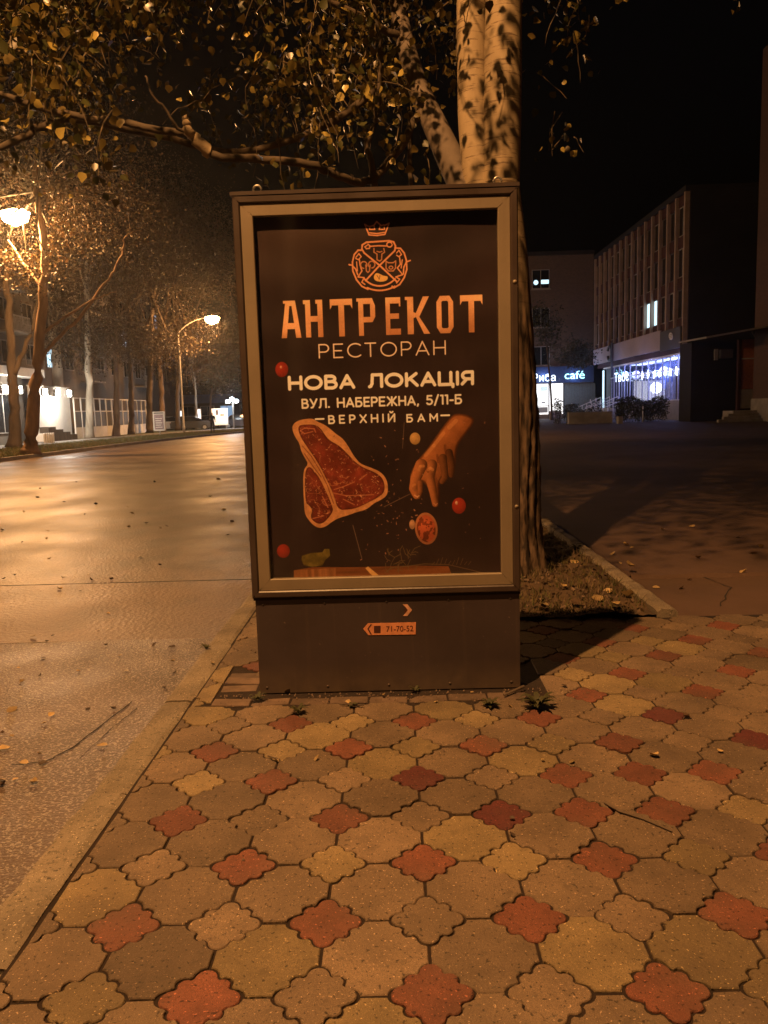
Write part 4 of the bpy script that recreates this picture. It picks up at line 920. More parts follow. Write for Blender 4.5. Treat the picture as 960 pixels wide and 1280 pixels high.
def limb(pts, r0_, r1_, n=8, sub=4, wob=0.03):
    P_ = [np.array(p, float) for p in pts]; out = []
    K = len(P_)
    for i in range(K-1):
        p0 = P_[max(i-1, 0)]; p1 = P_[i]; p2 = P_[i+1]; p3 = P_[min(i+2, K-1)]
        for k in range(sub):
            t = k/sub; q = 0.5*((2*p1)+(-p0+p2)*t+(2*p0-5*p1+4*p2-p3)*t*t+(-p0+3*p1-3*p2+p3)*t**3)
            out.append(q+rng.normal(0, wob, 3)*(1 if (i or k) else 0))
    out.append(P_[-1]); m = len(out); rr = [r0_+(r1_-r0_)*(i/(m-1))**0.8 for i in range(m)]
    return out, rr
def far_tree(name, label, trunk, r0_, r1_, limbs, crowns, bark, lmats, lsize, group, flare=1.5):
    base = np.array(trunk[0]); t = thing(name, label, 'tree', tuple(base), group)
    pts, rr = limb(trunk, r0_, r1_, sub=5, wob=r0_*0.08); rr = list(rr); rr[0] *= flare; rr[1] *= 1+(flare-1)*0.35
    MB().tube(pts, rr, 12).build('trunk', bark, t, smooth=True)
    for L, a, b_ in limbs:
        p2, r2 = limb(L, a, b_, sub=4, wob=a*0.25); MB().tube(p2, r2, 8).build('branch', bark, t, smooth=True)
    # twigs through the crown
    cen = []
    for (c, r, n, ncl) in crowns: cen.append(clumps(c, r, int(n*2.0), ncl+8, 0.26))
    cen = np.concatenate(cen) if cen else np.zeros((0, 3))
    for (lx, ly, lz) in LAMPS:      # leaves cleared round the lamp heads and along the view to them
        if len(cen):
            d = cen-np.array([lx, ly, lz]); v = np.array([lx, ly, lz-CH]); v /= np.linalg.norm(v); tt = d@v; rr_ = np.linalg.norm(d-tt[:, None]*v, axis=1)
            cen = cen[~((np.linalg.norm(d, axis=1) < 1.3) | ((rr_ < 1.5) & (tt < 0) & (tt > -9)))]
    if len(cen):
        tb = MB(); top = np.array(trunk[-1])
        for (c, r, n, ncl) in crowns:
            for k in range(6):
                e = np.array(c)+rng.normal(0, 0.5, 3)*np.array(r); m_ = (top*0.5+np.array(c)*0.5+e)/2+rng.normal(0, .3, 3)
                s_ = top*rng.uniform(0.75, 1.0)+np.array(trunk[-2])*0; s_ = np.array(trunk[-2])*(1-k/10)+top*(k/10)
                tb.tube([s_, m_, e], [r1_*0.6, r1_*0.35, 0.012], 5, caps=False)
        kind(tb.build('twigs', MT['bark_dark'], t), 'stuff')
        leaf_mesh('crown', cen, lsize, lmats, t)
    return t
LF = [MT['leaf_far'], MT['leaf_far'], MT['leaf_far_green']]
LG = [MT['leaf_far_green'], MT['leaf_far'], MT['leaf_dark']]
def PP(L, Y): return [P(x, y, Y) for x, y in L]
gT = 'trees lining the far side of the road'
b1 = G(38, 568)
far_tree('street_tree', 'big leaning brown tree with a long bare lit branch, under the brightest lamp', [b1]+PP([(41, 520), (47, 455), (53, 380), (56, 320), (48, 255), (42, 200)], b1[1]), 0.33, 0.10,
    [(PP([(48, 455), (70, 425), (98, 398), (125, 362), (143, 338), (154, 312), (156, 297), (166, 290), (178, 289)], b1[1]), 0.09, 0.018),
     (PP([(52, 418), (78, 398), (110, 378), (130, 370), (145, 365)], b1[1]), 0.075, 0.018),
     (PP([(54, 360), (30, 330), (10, 300)], b1[1]+1), 0.08, 0.03), (PP([(54, 330), (75, 300), (82, 270), (76, 250)], b1[1]), 0.06, 0.02), (PP([(50, 300), (58, 262), (62, 225)], b1[1]), 0.06, 0.02)],
    [(P(30, 290, b1[1]-1), (2.6, 2.2, 1.9), 2600, 26), (P(70, 190, b1[1]+1), (4.2, 3.5, 2.6), 4200, 34), (P(140, 270, b1[1]+1), (2.4, 2.0, 1.7), 1100, 22), (P(-20, 240, b1[1]), (3, 3, 3), 2200, 20)],
    mat('bark_far_lit', (0.30, 0.19, 0.12), 0.9, 0.4, 3, stretch=(1, 1, 0.25), bump=0.6, bscale=8, bdist=0.05), LF, 0.115, gT)  # brighter copy of the far bark, lamplight put into its colour
b2 = P(18, 556, 44); b2[2] = 0
far_tree('street_tree', 'dark forked tree standing at the left edge in front of the floodlit shop wall', [b2]+PP([(18, 510), (15, 455), (12, 400), (8, 345), (6, 300)], 44), 0.36, 0.12,
    [(PP([(18, 468), (28, 440), (41, 412), (48, 370), (60, 330)], 44), 0.17, 0.04)],
    [(P(0, 260, 44), (4, 3, 3.2), 2600, 24), (P(60, 300, 46), (3, 3, 2.4), 1500, 20)], MT['bark_dark'], LF, 0.14, gT)
specs = [  # base px, top pixels, distance, radii, bark, crown, label
    ((85, 547), [(80, 520), (74, 480), (68, 430), (63, 385), (58, 350)], 61, 0.62, 0.2, 'bark_pale', [(80, 330, 5, 3.2, 3200), (110, 400, 3, 2.2, 700)], 'pale leaning tree trunk glowing white beside the floodlit white wall'),
    ((112, 545), [(112, 500), (110, 440), (109, 385), (108, 330)], 60, 0.33, 0.18, 'bark_pale', [(120, 300, 5, 4, 3800), (95, 430, 2, 1.6, 400)], 'straight pale tree trunk in front of the left end of the white fence'),
    ((145, 543), [(146, 500), (145, 450), (143, 400), (145, 340)], 64, 0.30, 0.14, 'bark_far', [(150, 310, 5, 4, 3600), (135, 410, 2.6, 1.8, 700)], 'slim brown tree in front of the middle of the white fence'),
    ((164, 541), [(164, 500), (163, 460), (160, 420), (162, 350)], 69, 0.28, 0.12, 'bark_dark', [(185, 330, 5, 4, 3600), (165, 430, 2.5, 2, 600)], 'thin dark tree near the right end of the white fence'),
    ((187, 540), [(187, 500), (188, 450), (190, 400), (195, 350)], 74, 0.36, 0.15, 'bark_dark', [(210, 290, 5.5, 5, 4200), (195, 440, 2.5, 2, 500)], 'dark tree trunk standing just beyond the white fence'),
    ((203, 538), [(202, 500), (199, 450), (201, 415), (211, 375), (222, 335)], 78, 0.33, 0.12, 'bark_far', [(240, 310, 5.5, 4.5, 4200), (225, 420, 3, 2, 500)], 'curving slender tree rising behind the small framed street sign'),
    ((222, 537), [(222, 500), (223, 460), (226, 420)], 82, 0.30, 0.12, 'bark_dark', [(270, 340, 5, 4, 3200), (235, 455, 3.0, 2.2, 1000)], 'dark tree trunk just left of the distant lamp pole'),
    ((246, 535), [(245, 505), (243, 470), (238, 430)], 86, 0.18, 0.08, 'bark_pale', [(255, 430, 3.5, 3.2, 1700)], 'thin pale sapling right of the distant lamp pole'),
    ((262, 534), [(263, 505), (266, 480), (272, 450)], 88, 0.15, 0.06, 'bark_dark', [(278, 462, 3.0, 2.6, 1900), (300, 440, 2.6, 2.6, 1200)], 'bushy green tree above the lit white advertising board'),
]
for (bp_, tops, Y, ra, rb, bk, crs, lab) in specs:
    b0 = P(bp_[0], bp_[1], Y); b0[2] = -0.02
    tr = [b0]+PP(tops, Y)
    lm = []
    for k in range(4):
        q = tr[-1]*(0.25+0.2*k)+tr[-3]*(0.75-0.2*k); dd = rng.normal(0, 1.3, 3); dd[2] = abs(dd[2])+1.2; lm.append(([q, q+dd*0.6, q+dd*1.5+np.array([0, 0, .4])], rb*0.6, 0.03))
    cr = [(P(tops[-1][0]+rng.uniform(-25, 30), rng.uniform(400, 440), Y), (3.6, 2.6, 1.8), 900, 14)]
    for (cx, cy, rx, rz, n) in crs: cr.append((P(cx, cy, Y), (rx, rx*0.8, rz), int(n*1.3), 34))
    far_tree('street_tree', lab, tr, ra, rb, lm, cr, MT[bk], LG if 'green' in lab else LF, 0.19 if Y > 70 else 0.16, gT, 1.25)
# dark young tree and shrubs before the cafe
b0 = P(690, 519, 80); b0[2] = 0
far_tree('young_tree', 'dark young tree growing before the brick cafe wall', [b0]+PP([(688, 480), (684, 440), (680, 400)], 80), 0.12, 0.05,
    [(PP([(686, 450), (700, 430), (712, 418)], 80), 0.05, 0.02)], [(P(682, 405, 80), (1.6, 1.5, 2.4), 500, 12), (P(712, 440, 80), (2.0, 1.5, 1.2), 500, 12), (P(725, 448, 80), (1.8, 1.5, 1.0), 350, 10)], MT['bark_dark'], [MT['leaf_dark']], 0.24, None, 1.2)

# ---- the near tree behind the light box
tb0 = (0.93, 6.62, 0.0)
nt_ = thing('poplar_tree', 'large mottled pale tree with two upright stems directly behind the light box', 'tree', tb0)
def near_tube(ctr, rads, nseg, name, rid=0.0, flare=None, seed=0):
    ctr = [np.array(c, float) for c in ctr]; K = len(ctr); V = []; ph = np.random.default_rng(seed).uniform(0, 6.28, 8)
    for i, c in enumerate(ctr):
        t = ctr[min(i+1, K-1)]-ctr[max(i-1, 0)]; t /= np.linalg.norm(t); a = np.cross(t, [0, 1, 0.02]); a /= np.linalg.norm(a); b_ = np.cross(t, a)
        for k in range(nseg):
            w = 2*math.pi*k/nseg; z = c[2]; lo = max(0.0, min(1.0, (2.5-z)/1.2)); r = rads[i]
            rg = abs(math.sin(w*9+1.8*math.sin(z*2.3+ph[0])+ph[1]))*0.6+abs(math.sin(w*15+2.5*math.sin(z*4.1+ph[2])+z*1.1))*0.4
            r *= 1+rid*(lo*0.9+0.06)*(rg-0.5)+0.015*math.sin(w*3+z*1.7+ph[3])+0.012*math.sin(w*2-z*3.1)
            if flare and z < 0.55: r *= 1+flare*(0.55-z)**2*3.3*(1+0.45*math.sin(w*5+ph[4]))
            if rid: r += random.gauss(0, 0.003*lo)
            V.append(c+r*(math.cos(w)*a+math.sin(w)*b_))
    F_ = [(i*nseg+k, i*nseg+(k+1) % nseg, (i+1)*nseg+(k+1) % nseg, (i+1)*nseg+k) for i in range(K-1) for k in range(nseg)]
    b = MB(); b.add(V, F_); return b.build(name, MT['bark_near'], nt_, smooth=True)
YTR = 6.65
def dens(pts, rads, n):
    p, r = [], []
    for i in range(len(pts)-1):
        for k in range(n): t = k/n; p.append(np.array(pts[i])*(1-t)+np.array(pts[i+1])*t); r.append(rads[i]*(1-t)+rads[i+1]*t)
    p.append(np.array(pts[-1])); r.append(rads[-1])
    for _ in range(4): p = [p[0]]+[(p[i-1]+2*p[i]+p[i+1])/4 for i in range(1, len(p)-1)]+[p[-1]]
    return p, r
c0 = [(0.965, YTR, -0.08), (0.96, YTR, 0.5), P(636, 560, YTR), P(632, 440, YTR), P(626, 330, YTR), P(616, 262, YTR), P(612, 235, YTR)]
p_, r_2 = dens(c0, [0.255, 0.245, 0.235, 0.228, 0.228, 0.235, 0.235], 14); near_tube(p_, r_2, 72, 'trunk', 0.2, 0.22, 3)
p_, r_2 = dens([P(622, 262, YTR), P(625, 225, YTR), P(628, 150, YTR), P(629, 60, YTR), P(630, -60, YTR), P(640, -260, YTR), P(650, -560, YTR)], [0.15, 0.155, 0.15, 0.148, 0.14, 0.11, 0.05], 14); near_tube(p_, r_2, 40, 'right_stem', 0.03, None, 5)
p_, r_2 = dens([P(604, 265, YTR+.05), P(600, 225, YTR+.06), P(592, 150, YTR+.1), P(590, 60, YTR+.1), P(588, -60, YTR+.1), P(570, -260, YTR+.2), P(545, -520, YTR+.4)], [0.13, 0.135, 0.125, 0.122, 0.115, 0.09, 0.04], 14); near_tube(p_, r_2, 40, 'left_stem', 0.03, None, 6)
for nm, L, ra, rb in (('leaning_limb', [(598, 262, 6.7), (570, 215, 6.85), (545, 160, 7.0), (522, 110, 7.15), (505, 50, 7.3), (490, -40, 7.5), (470, -160, 7.7)], 0.13, 0.05),):
    p_, r_2 = dens([P(*q) for q in L], list(np.linspace(ra, rb, len(L))), 8); lm_ = near_tube(p_, r_2, 28, nm, 0.03, None, 8); lm_.data.materials[0] = MT['limb_bark']
limbs_near = [([(530, 130, 7.1), (500, 185, 6.8), (462, 225, 6.5), (430, 222, 6.2), (385, 205, 6.0), (330, 200, 5.9), (268, 193, 5.8), (238, 168, 5.8), (190, 160, 5.8), (150, 152, 5.85), (118, 149, 5.9), (60, 138, 6.0), (3, 118, 6.1), (-60, 95, 6.2)], 0.034, 0.022),
    ([(262, 190, 5.8), (243, 172, 5.75), (234, 158, 5.7), (233, 147, 5.7)], 0.05, 0.022),
    ([(238, 165, 5.75), (222, 160, 5.7), (205, 135, 5.65), (190, 118, 5.6), (182, 95, 5.6)], 0.014, 0.006),
    ([(64, 154, 6.3), (40, 164, 6.2), (20, 175, 6.1), (-30, 196, 6.0)], 0.034, 0.022), ([(64, 154, 6.3), (95, 150, 6.5), (140, 158, 6.8), (200, 170, 7.3), (300, 190, 7.6), (420, 150, 7.4), (500, 80, 7.3)], 0.02, 0.035),
    ([(468, 232, 6.5), (464, 200, 6.4), (458, 185, 6.4), (470, 150, 6.4), (476, 90, 6.4), (470, 20, 6.4), (455, -60, 6.4)], 0.03, 0.012),
    ([(505, 50, 7.3), (430, 10, 7.0), (340, -40, 6.7), (250, -80, 6.5), (130, -110, 6.4)], 0.035, 0.012), ([(590, -40, 6.7), (500, -120, 6.2), (380, -180, 5.8)], 0.07, 0.02),
    ([(630, -30, 6.6), (700, -120, 6.6), (800, -220, 6.7), (950, -300, 7.0)], 0.08, 0.02), ([(640, -200, 6.6), (720, -330, 6.0), (800, -420, 5.8)], 0.07, 0.02), ([(514, 232, 7.2), (512, 190, 7.2), (514, 140, 7.2)], 0.02, 0.025)]
for L, ra, rb in limbs_near:
    pts, rr = limb([P(*q) for q in L], ra, rb, sub=5, wob=ra*0.18)
    MB().tube(pts, rr, 10).build('branch', MT['bark_near'] if ra in (0.05, 0.08) else MT['branch_bark_shaded'], nt_, smooth=True)
# leafy twigs: hanging sprays of leaves
tw = MB(); cen = []
def spray(start, length, nl, spread=0.10, droop=0.9):
    q_ = np.array(start)-np.array([-2.2, 0.5, 9.6])
    if start[1] < 6.7 and q_[1] > 0.5:       # mostly open towards the lamp in front of the two stems
        w_ = np.array([-2.2, 0.5, 9.6])+q_*(6.15/q_[1])
        if 0.35 < w_[0] < 1.35 and 2.4 < w_[2] < 5.6 and rng.random() < 0.72: return
    d = rng.normal(0, 1, 3); d[2] = -abs(d[2])*droop-0.3; d /= np.linalg.norm(d); p = np.array(start, float); pts = [p.copy()]
    for k in range(5):
        d = d+np.array([0, 0, -0.22])+rng.normal(0, 0.22, 3); d /= np.linalg.norm(d); p = p+d*length/5; pts.append(p.copy())
    tw.tube(pts, [0.006, 0.005, 0.004, 0.0035, 0.003, 0.002], 4, caps=False)
    for k in range(nl):
        i = rng.integers(0, 5); t = rng.random(); q = pts[i]*(1-t)+pts[i+1]*t; cen.append(q+rng.normal(0, spread, 3))
def inframe_px(p):
    d = p-np.array([0, 0, CH]); w = d@Fv; return 480+FPX*(d@Rv)/w, 640-FPX*(d@Uv)/w
k = 0
while k < 820:           # left part of the crown, seen from below across the top of the picture
    px = rng.uniform(-120, 580); Y = rng.uniform(5.2, 10.5); py = rng.uniform(-260, 190)
    lim = 150+25*math.sin(px*0.021)+18*math.sin(px*0.057+1)
    if py > lim and rng.random() < 0.85: continue
    if 560 < px < 665 and Y < 7.1 and rng.random() < 0.85: continue
    dn = math.sin(px*0.018+0.5)+math.sin(py*0.03+px*0.011)+rng.normal(0, 0.7)
    if dn < -0.1 and py > -20: continue
    spray(P(px, py-25, Y), rng.uniform(0.35, 0.75), int(rng.integers(12, 30))); k += 1
for k in range(12): spray(P(rng.uniform(455, 590), rng.uniform(90, 205), rng.uniform(6.0, 6.3)), 0.35, 9, 0.07)
for k in range(5): spray(P(rng.uniform(575, 620), rng.uniform(-60, 20), rng.uniform(5.7, 6.1)), 0.4, 9, 0.07)
for k in range(7): spray(P(rng.uniform(700, 750), rng.uniform(-40, 40), rng.uniform(6.3, 7.5)), 0.4, 10, 0.08)
for k in range(5): spray(P(rng.uniform(665, 720), rng.uniform(60, 190), rng.uniform(7.0, 7.6)), 0.35, 5, 0.08)
# unseen sprays added above the picture to throw dappled shade on the leaves behind
k = 0
while k < 420:
    x = rng.uniform(-5.5, 0.2); y = rng.uniform(4.0, 6.2); z = rng.uniform(4.6, 8.2); q = inframe_px(np.array([x, y, z]))
    if q[1] > -45 or math.sin(x*3.1+z)+math.sin(y*4+z*2)+rng.normal(0, .4) < -0.2: continue
    if x > -1.4 and z < 7.2 and rng.random() < 0.82: continue
    spray((x, y, z), 0.5, 26, 0.15); k += 1
# right and rear part of the crown: dense, spreads over the lot and shades it from the near lamp
k = 0
while k < 1500:
    x = rng.uniform(-0.3, 7.5); y = rng.uniform(3.8, 13); z = rng.uniform(4.7, 10.5)
    sc_ = (10.0-z)/10.0 if z < 9.5 else 0.1
    yb = 3.75+1.02*(x+0.1)-0.25*math.sin(x*2.2); 
    if z < 7 and y < yb-(z-5.0)*0.55: continue
    if z >= 7 and (x-2.2)**2+(y-8)**2 > (5.2-(z-7)*0.8)**2: continue
    if (x-1.2)**2/40+(y-8.2)**2/30+(z-7.2)**2/16 > 1: continue
    q = inframe_px(np.array([x, y, z]))
    if q[1] > -95 and q[0] > 640: continue
    if q[1] > -60 and q[0] <= 640: continue
    spray((x, y, z), rng.uniform(0.3, 0.7), 40, 0.17, 0.5); k += 1
kind(tw.build('twigs', MT['twig'], nt_), 'stuff')
leaf_mesh('crown', cen, 0.068, [MT['leaf_near'], MT['leaf_near'], MT['leaf_near'], MT['leaf_near_green'], MT['leaf_near_green'], MT['leaf_yellow_lit']], nt_, k=6, down=0.7)
print('near leaves', len(cen))

# ================================================================== LEFT SIDE: SHOPS, FENCE, BLOCK OF FLATS
def window_part(parent, plane, a0, a1, z0, z1, at, face, glassm, framem, mull=1, th=0.07):
    """window on a wall; plane 'x' (wall at x=at, spans y) or 'y'; face = -1/+1 outward direction"""
    fr = MB(); o = at+face*0.05
    def bx(u0, u1, w0, w1, d0, d1):
        lo, hi = sorted((at+face*d0, at+face*d1))
        if plane == 'x': fr.box((lo, u0, w0), (hi, u1, w1))
        else: fr.box((u0, lo, w0), (u1, hi, w1))
    bx(a0, a1, z0, z0+th, 0, .06); bx(a0, a1, z1-th, z1, 0, .06); bx(a0, a0+th, z0+th, z1-th, 0, .058); bx(a1-th, a1, z0+th, z1-th, 0, .058)
    for k in range(mull):
        c = a0+(a1-a0)*(k+1)/(mull+1); bx(c-th/2, c+th/2, z0+th, z1-th, 0, .054)
    f = fr.build('window', framem, parent)
    lo, hi = sorted((at+face*0.012, at+face*0.028)); b = MB()
    b.box((lo, a0+0.01, z0+0.01), (hi, a1-0.01, z1-0.01)) if plane == 'x' else b.box((a0+0.01, lo, z0+0.01), (a1-0.01, hi, z1-0.01))
    b.build('pane', glassm, f); return f
MT['lit_cool'] = emat('lit_cool', (0.55, 0.85, 1.0), 1.6); MT['lit_blue'] = emat('lit_blue', (0.35, 0.6, 0.95), 0.5)
MT['lit_white'] = emat('lit_white', (1.0, 0.97, 0.92), 1.5)
MT['window_frame'] = mat('window_frame', (0.32, 0.30, 0.28), 0.6); MT['dark_frame'] = mat('dark_frame', (0.08, 0.075, 0.07), 0.6)
fl = thing('apartment_block', 'plastered block of flats with balconies behind the trees at the far left', 'building', (-27.5, 60, 0))
MB().box((-42, 36, -0.05), (-27.5, 100, 17.5)).build('wall', MT['plaster'], fl)
MB().box((-42.4, 35.5, 17.502), (-27.1, 100.5, 17.9)).build('roof', MT['concrete'], fl)
for fz in range(4):
    z = 5.6+fz*3.0
    for k in range(17):
        y = 38+k*3.6
        g_ = MT['black_glass']
        if (fz, k) in ((0, 7),): g_ = MT['lit_cool']
        if (fz, k) in ((1, 12), (2, 15)): g_ = MT['lit_blue']
        window_part(fl, 'x', y, y+1.7, z, z+1.6, -27.5, 1, g_, MT['window_frame'], 1)
        if k % 4 == 1:
            bal = MB().box((-27.495, y-0.5, z-0.95), (-26.3, y+2.3, z-0.8)).build('balcony', MT['concrete'], fl)
            rb = MB(); rb.box((-26.35, y-0.5, z+0.2), (-26.3, y+2.3, z+0.26))
            for q in range(15): yy = y-0.5+q*0.2; rb.box((-26.345, yy-0.012, z-0.8), (-26.305, yy+0.012, z+0.2))
            kind(rb.build('railing', MT['window_frame'], bal), 'stuff')
# shop wing with white canopy edge
sw = thing('shop_wing', 'single storey shop wing with a white canopy edge, washed by floodlights at the left edge', 'building', (-24.6, 45, 0))
MB().box((-27.49, 36, -0.04), (-24.6, 52.5, 4.3)).build('wall', MT['plaster'], sw)
MB().box((-27.49, 35.5, 4.302), (-23.7, 54.0, 4.85)).build('canopy', MT['white_paint'], sw)
for k in range(4): window_part(sw, 'x', 37.5+k*3.7, 40.6+k*3.7, 0.7, 3.2, -24.6, 1, MT['black_glass'], MT['window_frame'], 2)
# white hoarding wall
hw = thing('white_hoarding', 'tall plain white hoarding lit brightly by floodlights, left of the white fence', 'wall', (-24.2, 55.8, 0))
for k in range(3): MB().box((-24.32, 52.65+k*2.15, 0.05), (-24.2, 52.65+k*2.15+2.14, 3.75)).build('board_panel', MT['white_paint'], hw)
MB().box((-24.36, 52.6, 3.752), (-24.16, 59.15, 3.82)).build('top_rail', MT['white_paint'], hw)
for k in range(6):
    fy = (47.2, 48.9, 50.8, 53.6, 55.6, 57.6)[k]; fz = 3.35+(0.1 if k < 3 else 0)
    lab = ('first white floodlight from the left edge of the row on the shop front', 'second white floodlight from the left, on the shop front', 'third white floodlight, between the two dark trunks', 'fourth white floodlight, just right of the leaning brown trunk', 'fifth white floodlight, above the middle of the white hoarding', 'rightmost white floodlight, above the right end of the white hoarding')[k]
    fx = -24.15 if k > 2 else -24.55
    f = thing('floodlight', lab, 'floodlight', (fx, fy, fz), 'white floodlights along the shop front')
    MB().tube([(fx+0.0, fy, fz+0.45), (fx+0.35, fy, fz+0.42), (fx+0.55, fy, fz+0.2)], 0.03, 6).build('bracket', MT['steel'], f)
    MB().box((fx+0.42, fy-0.34, fz-0.26), (fx+0.58, fy+0.34, fz+0.24)).build('housing', MT['dark_frame'], f)
    MB().box((fx+0.582, fy-0.31, fz-0.23), (fx+0.60, fy+0.31, fz+0.21)).build('lens', MT['white_lens'], f)
    if k in (1, 4): light('POINT', (fx+0.85, fy, fz-0.2), 800, (1.0, 0.90, 0.76), 0.2, f)
# long white-post fence with glazed bays and a low solid base
fn = thing('fence', 'long white-post fence with dark glazed bays over a low pale base, behind the slim trees', 'fence', (-24, 59.3, 0))
yy = 59.3; ys_ = []
while yy < 77.5: ys_.append(yy); yy += 1.32
for y in ys_: MB().box((-24.05, y-0.045, 0.0), (-23.95, y+0.045, 3.1)).build('post', MT['white_paint'], fn)
for y in ys_[:-1]:
    MB().box((-24.04, y+0.05, 0.0), (-23.97, y+1.27, 0.85)).build('base_panel', MT['white_paint'], fn)
    MB().box((-24.03, y+0.05, 2.02), (-23.98, y+1.27, 2.10)).build('rail', MT['white_paint'], fn)
    MB().box((-24.03, y+0.05, 3.02), (-23.98, y+1.27, 3.09)).build('rail', MT['white_paint'], fn)
    MB().box((-24.012, y+0.05, 0.86), (-24.0, y+1.27, 2.015)).build('mesh_panel', MT['dark_frame'], fn)
# dark steps and pale planter box before the hoarding
st = thing('garden_steps', 'low dark stepped wall at the foot of the white hoarding', 'steps', (-23, 55, 0))
for k in range(4): MB().box((-23.9+0.001*k, 53.0+k*1.2, 0), (-23.3, 54.198+k*1.2, 1.0-0.2*k)).build('step', MT['bark_dark'], st)
pb_ = thing('planter_box', 'small pale slatted planter box beside the big brown tree trunk', 'planter', (-22.4, 50.5, 0))
MB().box((-22.7, 49.7, 0.12), (-22.2, 51.3, 0.62)).build('box', MT['white_paint'], pb_)
for k in range(5): MB().box((-22.195, 49.75+k*0.32, 0.0), (-22.14, 49.9+k*0.32, 0.66)).build('slat', MT['white_paint'], pb_)

# ---- small framed sign on a post
sg = P(200, 546, 62); sgx = sg[0]
sn = thing('street_sign', 'small framed notice sign on a post at the verge before the trees', 'sign', (sgx, 62, 0))
MB().tube([(sgx, 62.08, -0.02), (sgx, 62.08, 1.0)], 0.05, 8).build('post', MT['steel'], sn)
z0, z1 = P(200, 538.5, 62)[2], P(200, 514.5, 62)[2]
MB().box((sgx-0.46, 61.98, z0), (sgx+0.46, 62.16, z1)).build('frame', MT['white_paint'], sn)
MT['notice'] = mat('notice', (0.30, 0.22, 0.24), 0.6, 0.4, 14)
nb = MB().box((sgx-0.36, 61.965, z0+0.1), (sgx+0.36, 61.978, z1-0.22)).build('notice', MT['notice'], sn)
MB().box((sgx-0.38, 61.965, z1-0.16), (sgx+0.38, 61.977, z1-0.06)).build('title_strip', MT['dark_frame'], sn)
for k in range(5): MB().box((sgx-0.26, 61.957, z0+0.25+k*0.17), (sgx+0.26-0.1*(k % 2), 61.9635, z0+0.31+k*0.17)).build('text_line', MT['white_paint'], nb)

# ---- far square at the end of the road
fb = thing('far_building', 'low dark building with a blue fascia at the end of the street', 'building', (-24, 112, 0))
MB().box((-50, 112, -0.04), (-6, 124, 9.0)).build('wall', MT['dark_wall'], fb)
MB().box((-34, 111.6, 3.2), (-8, 111.99, 4.4)).build('fascia', mat('blue_fascia', (0.05, 0.08, 0.20), 0.5), fb)
for k in range(9): window_part(fb, 'y', -33+k*2.8, -31+k*2.8, 0.6, 2.8, 112, -1, MT['lit_blue'] if k in (3, 7) else MT['black_glass'], MT['window_frame'], 1)
for k in range(9): window_part(fb, 'y', -33+k*2.8, -31.4+k*2.8, 5.6, 7.2, 112, -1, MT['lit_blue'] if k == 6 else MT['black_glass'], MT['window_frame'], 1)
def board(x0, x1, y0, y1, Y, m, name, label, cat, art=False):
    a = P(x0, y1, Y); c = P(x1, y0, Y); t = thing(name, label, cat, ((a[0]+c[0])/2, Y, 0))
    MB().box((a[0], Y, a[2]), (c[0], Y+0.2, c[2])).build('frame', MT['white_paint'], t)
    MB().box((a[0]+0.06, Y-0.02, a[2]+0.06), (c[0]-0.06, Y-0.002, c[2]-0.06)).build('lit_panel', m, t)
    for xx in (a[0]+0.2, c[0]-0.2): MB().box((xx-0.06, Y+0.05, -0.05), (xx+0.06, Y+0.15, a[2]-0.001)).build('leg', MT['steel'], t)
    if art:
        w = c[0]-a[0]; h = c[2]-a[2]
        MB().box((a[0]+w*0.30, Y-0.035, a[2]+h*0.62), (a[0]+w*0.42, Y-0.021, a[2]+h*0.9)).build('picture_figure', MT['red_panel'], t)
        MB().box((a[0]+w*0.55, Y-0.035, a[2]+h*0.55), (a[0]+w*0.8, Y-0.021, a[2]+h*0.66)).build('picture_figure', MT['sticker_pale'], t)
    return t
MT['peach_lit'] = emat('peach_lit', (1.0, 0.74, 0.46), 0.95)
board(265, 284, 510, 532, 84, MT['peach_lit'], 'lit_billboard', 'peach backlit advertising board beside the bright white lamp, far down the street', 'billboard', True)
board(246, 251, 511, 525, 88, MT['lit_white'], 'lit_panel_sign', 'narrow white lit panel standing between two thin far trunks', 'sign')
board(224.5, 229, 513, 521, 88, MT['lit_white'], 'lit_panel_sign', 'small white lit panel just left of the distant lamp pole', 'sign')
board(305, 308.5, 520, 533, 70, MT['lit_white'], 'lit_panel_sign', 'slim white lit panel right beside the light box edge', 'sign')
a = P(290, 503, 84); fl2 = thing('floodlight_mast', 'blinding white floodlight cluster on a mast right of the peach board', 'floodlight', (a[0], 84, 0))
MB().tube([(a[0], 84.3, -0.05), (a[0], 84.3, a[2])], 0.08, 8).build('mast', MT['steel'], fl2)
for (dx, dz) in ((-0.45, 0.1), (0.0, 0.35), (0.45, 0.12)):
    MB().box((a[0]+dx-0.24, 84.0, a[2]+dz-0.2), (a[0]+dx+0.24, 84.2, a[2]+dz+0.2)).build('housing', MT['dark_frame'], fl2)
    MB().lathe([(0.02, -0.19), (0.19, -0.12), (0.22, 0), (0.19, 0.12), (0.02, 0.19)], (a[0]+dx, 83.95, a[2]+dz), 12).build('lens', MT['cool_lens'], fl2, smooth=True)
light('POINT', (a[0], 83.5, a[2]+0.2), 900, (0.85, 0.93, 1.0), 0.3, fl2)

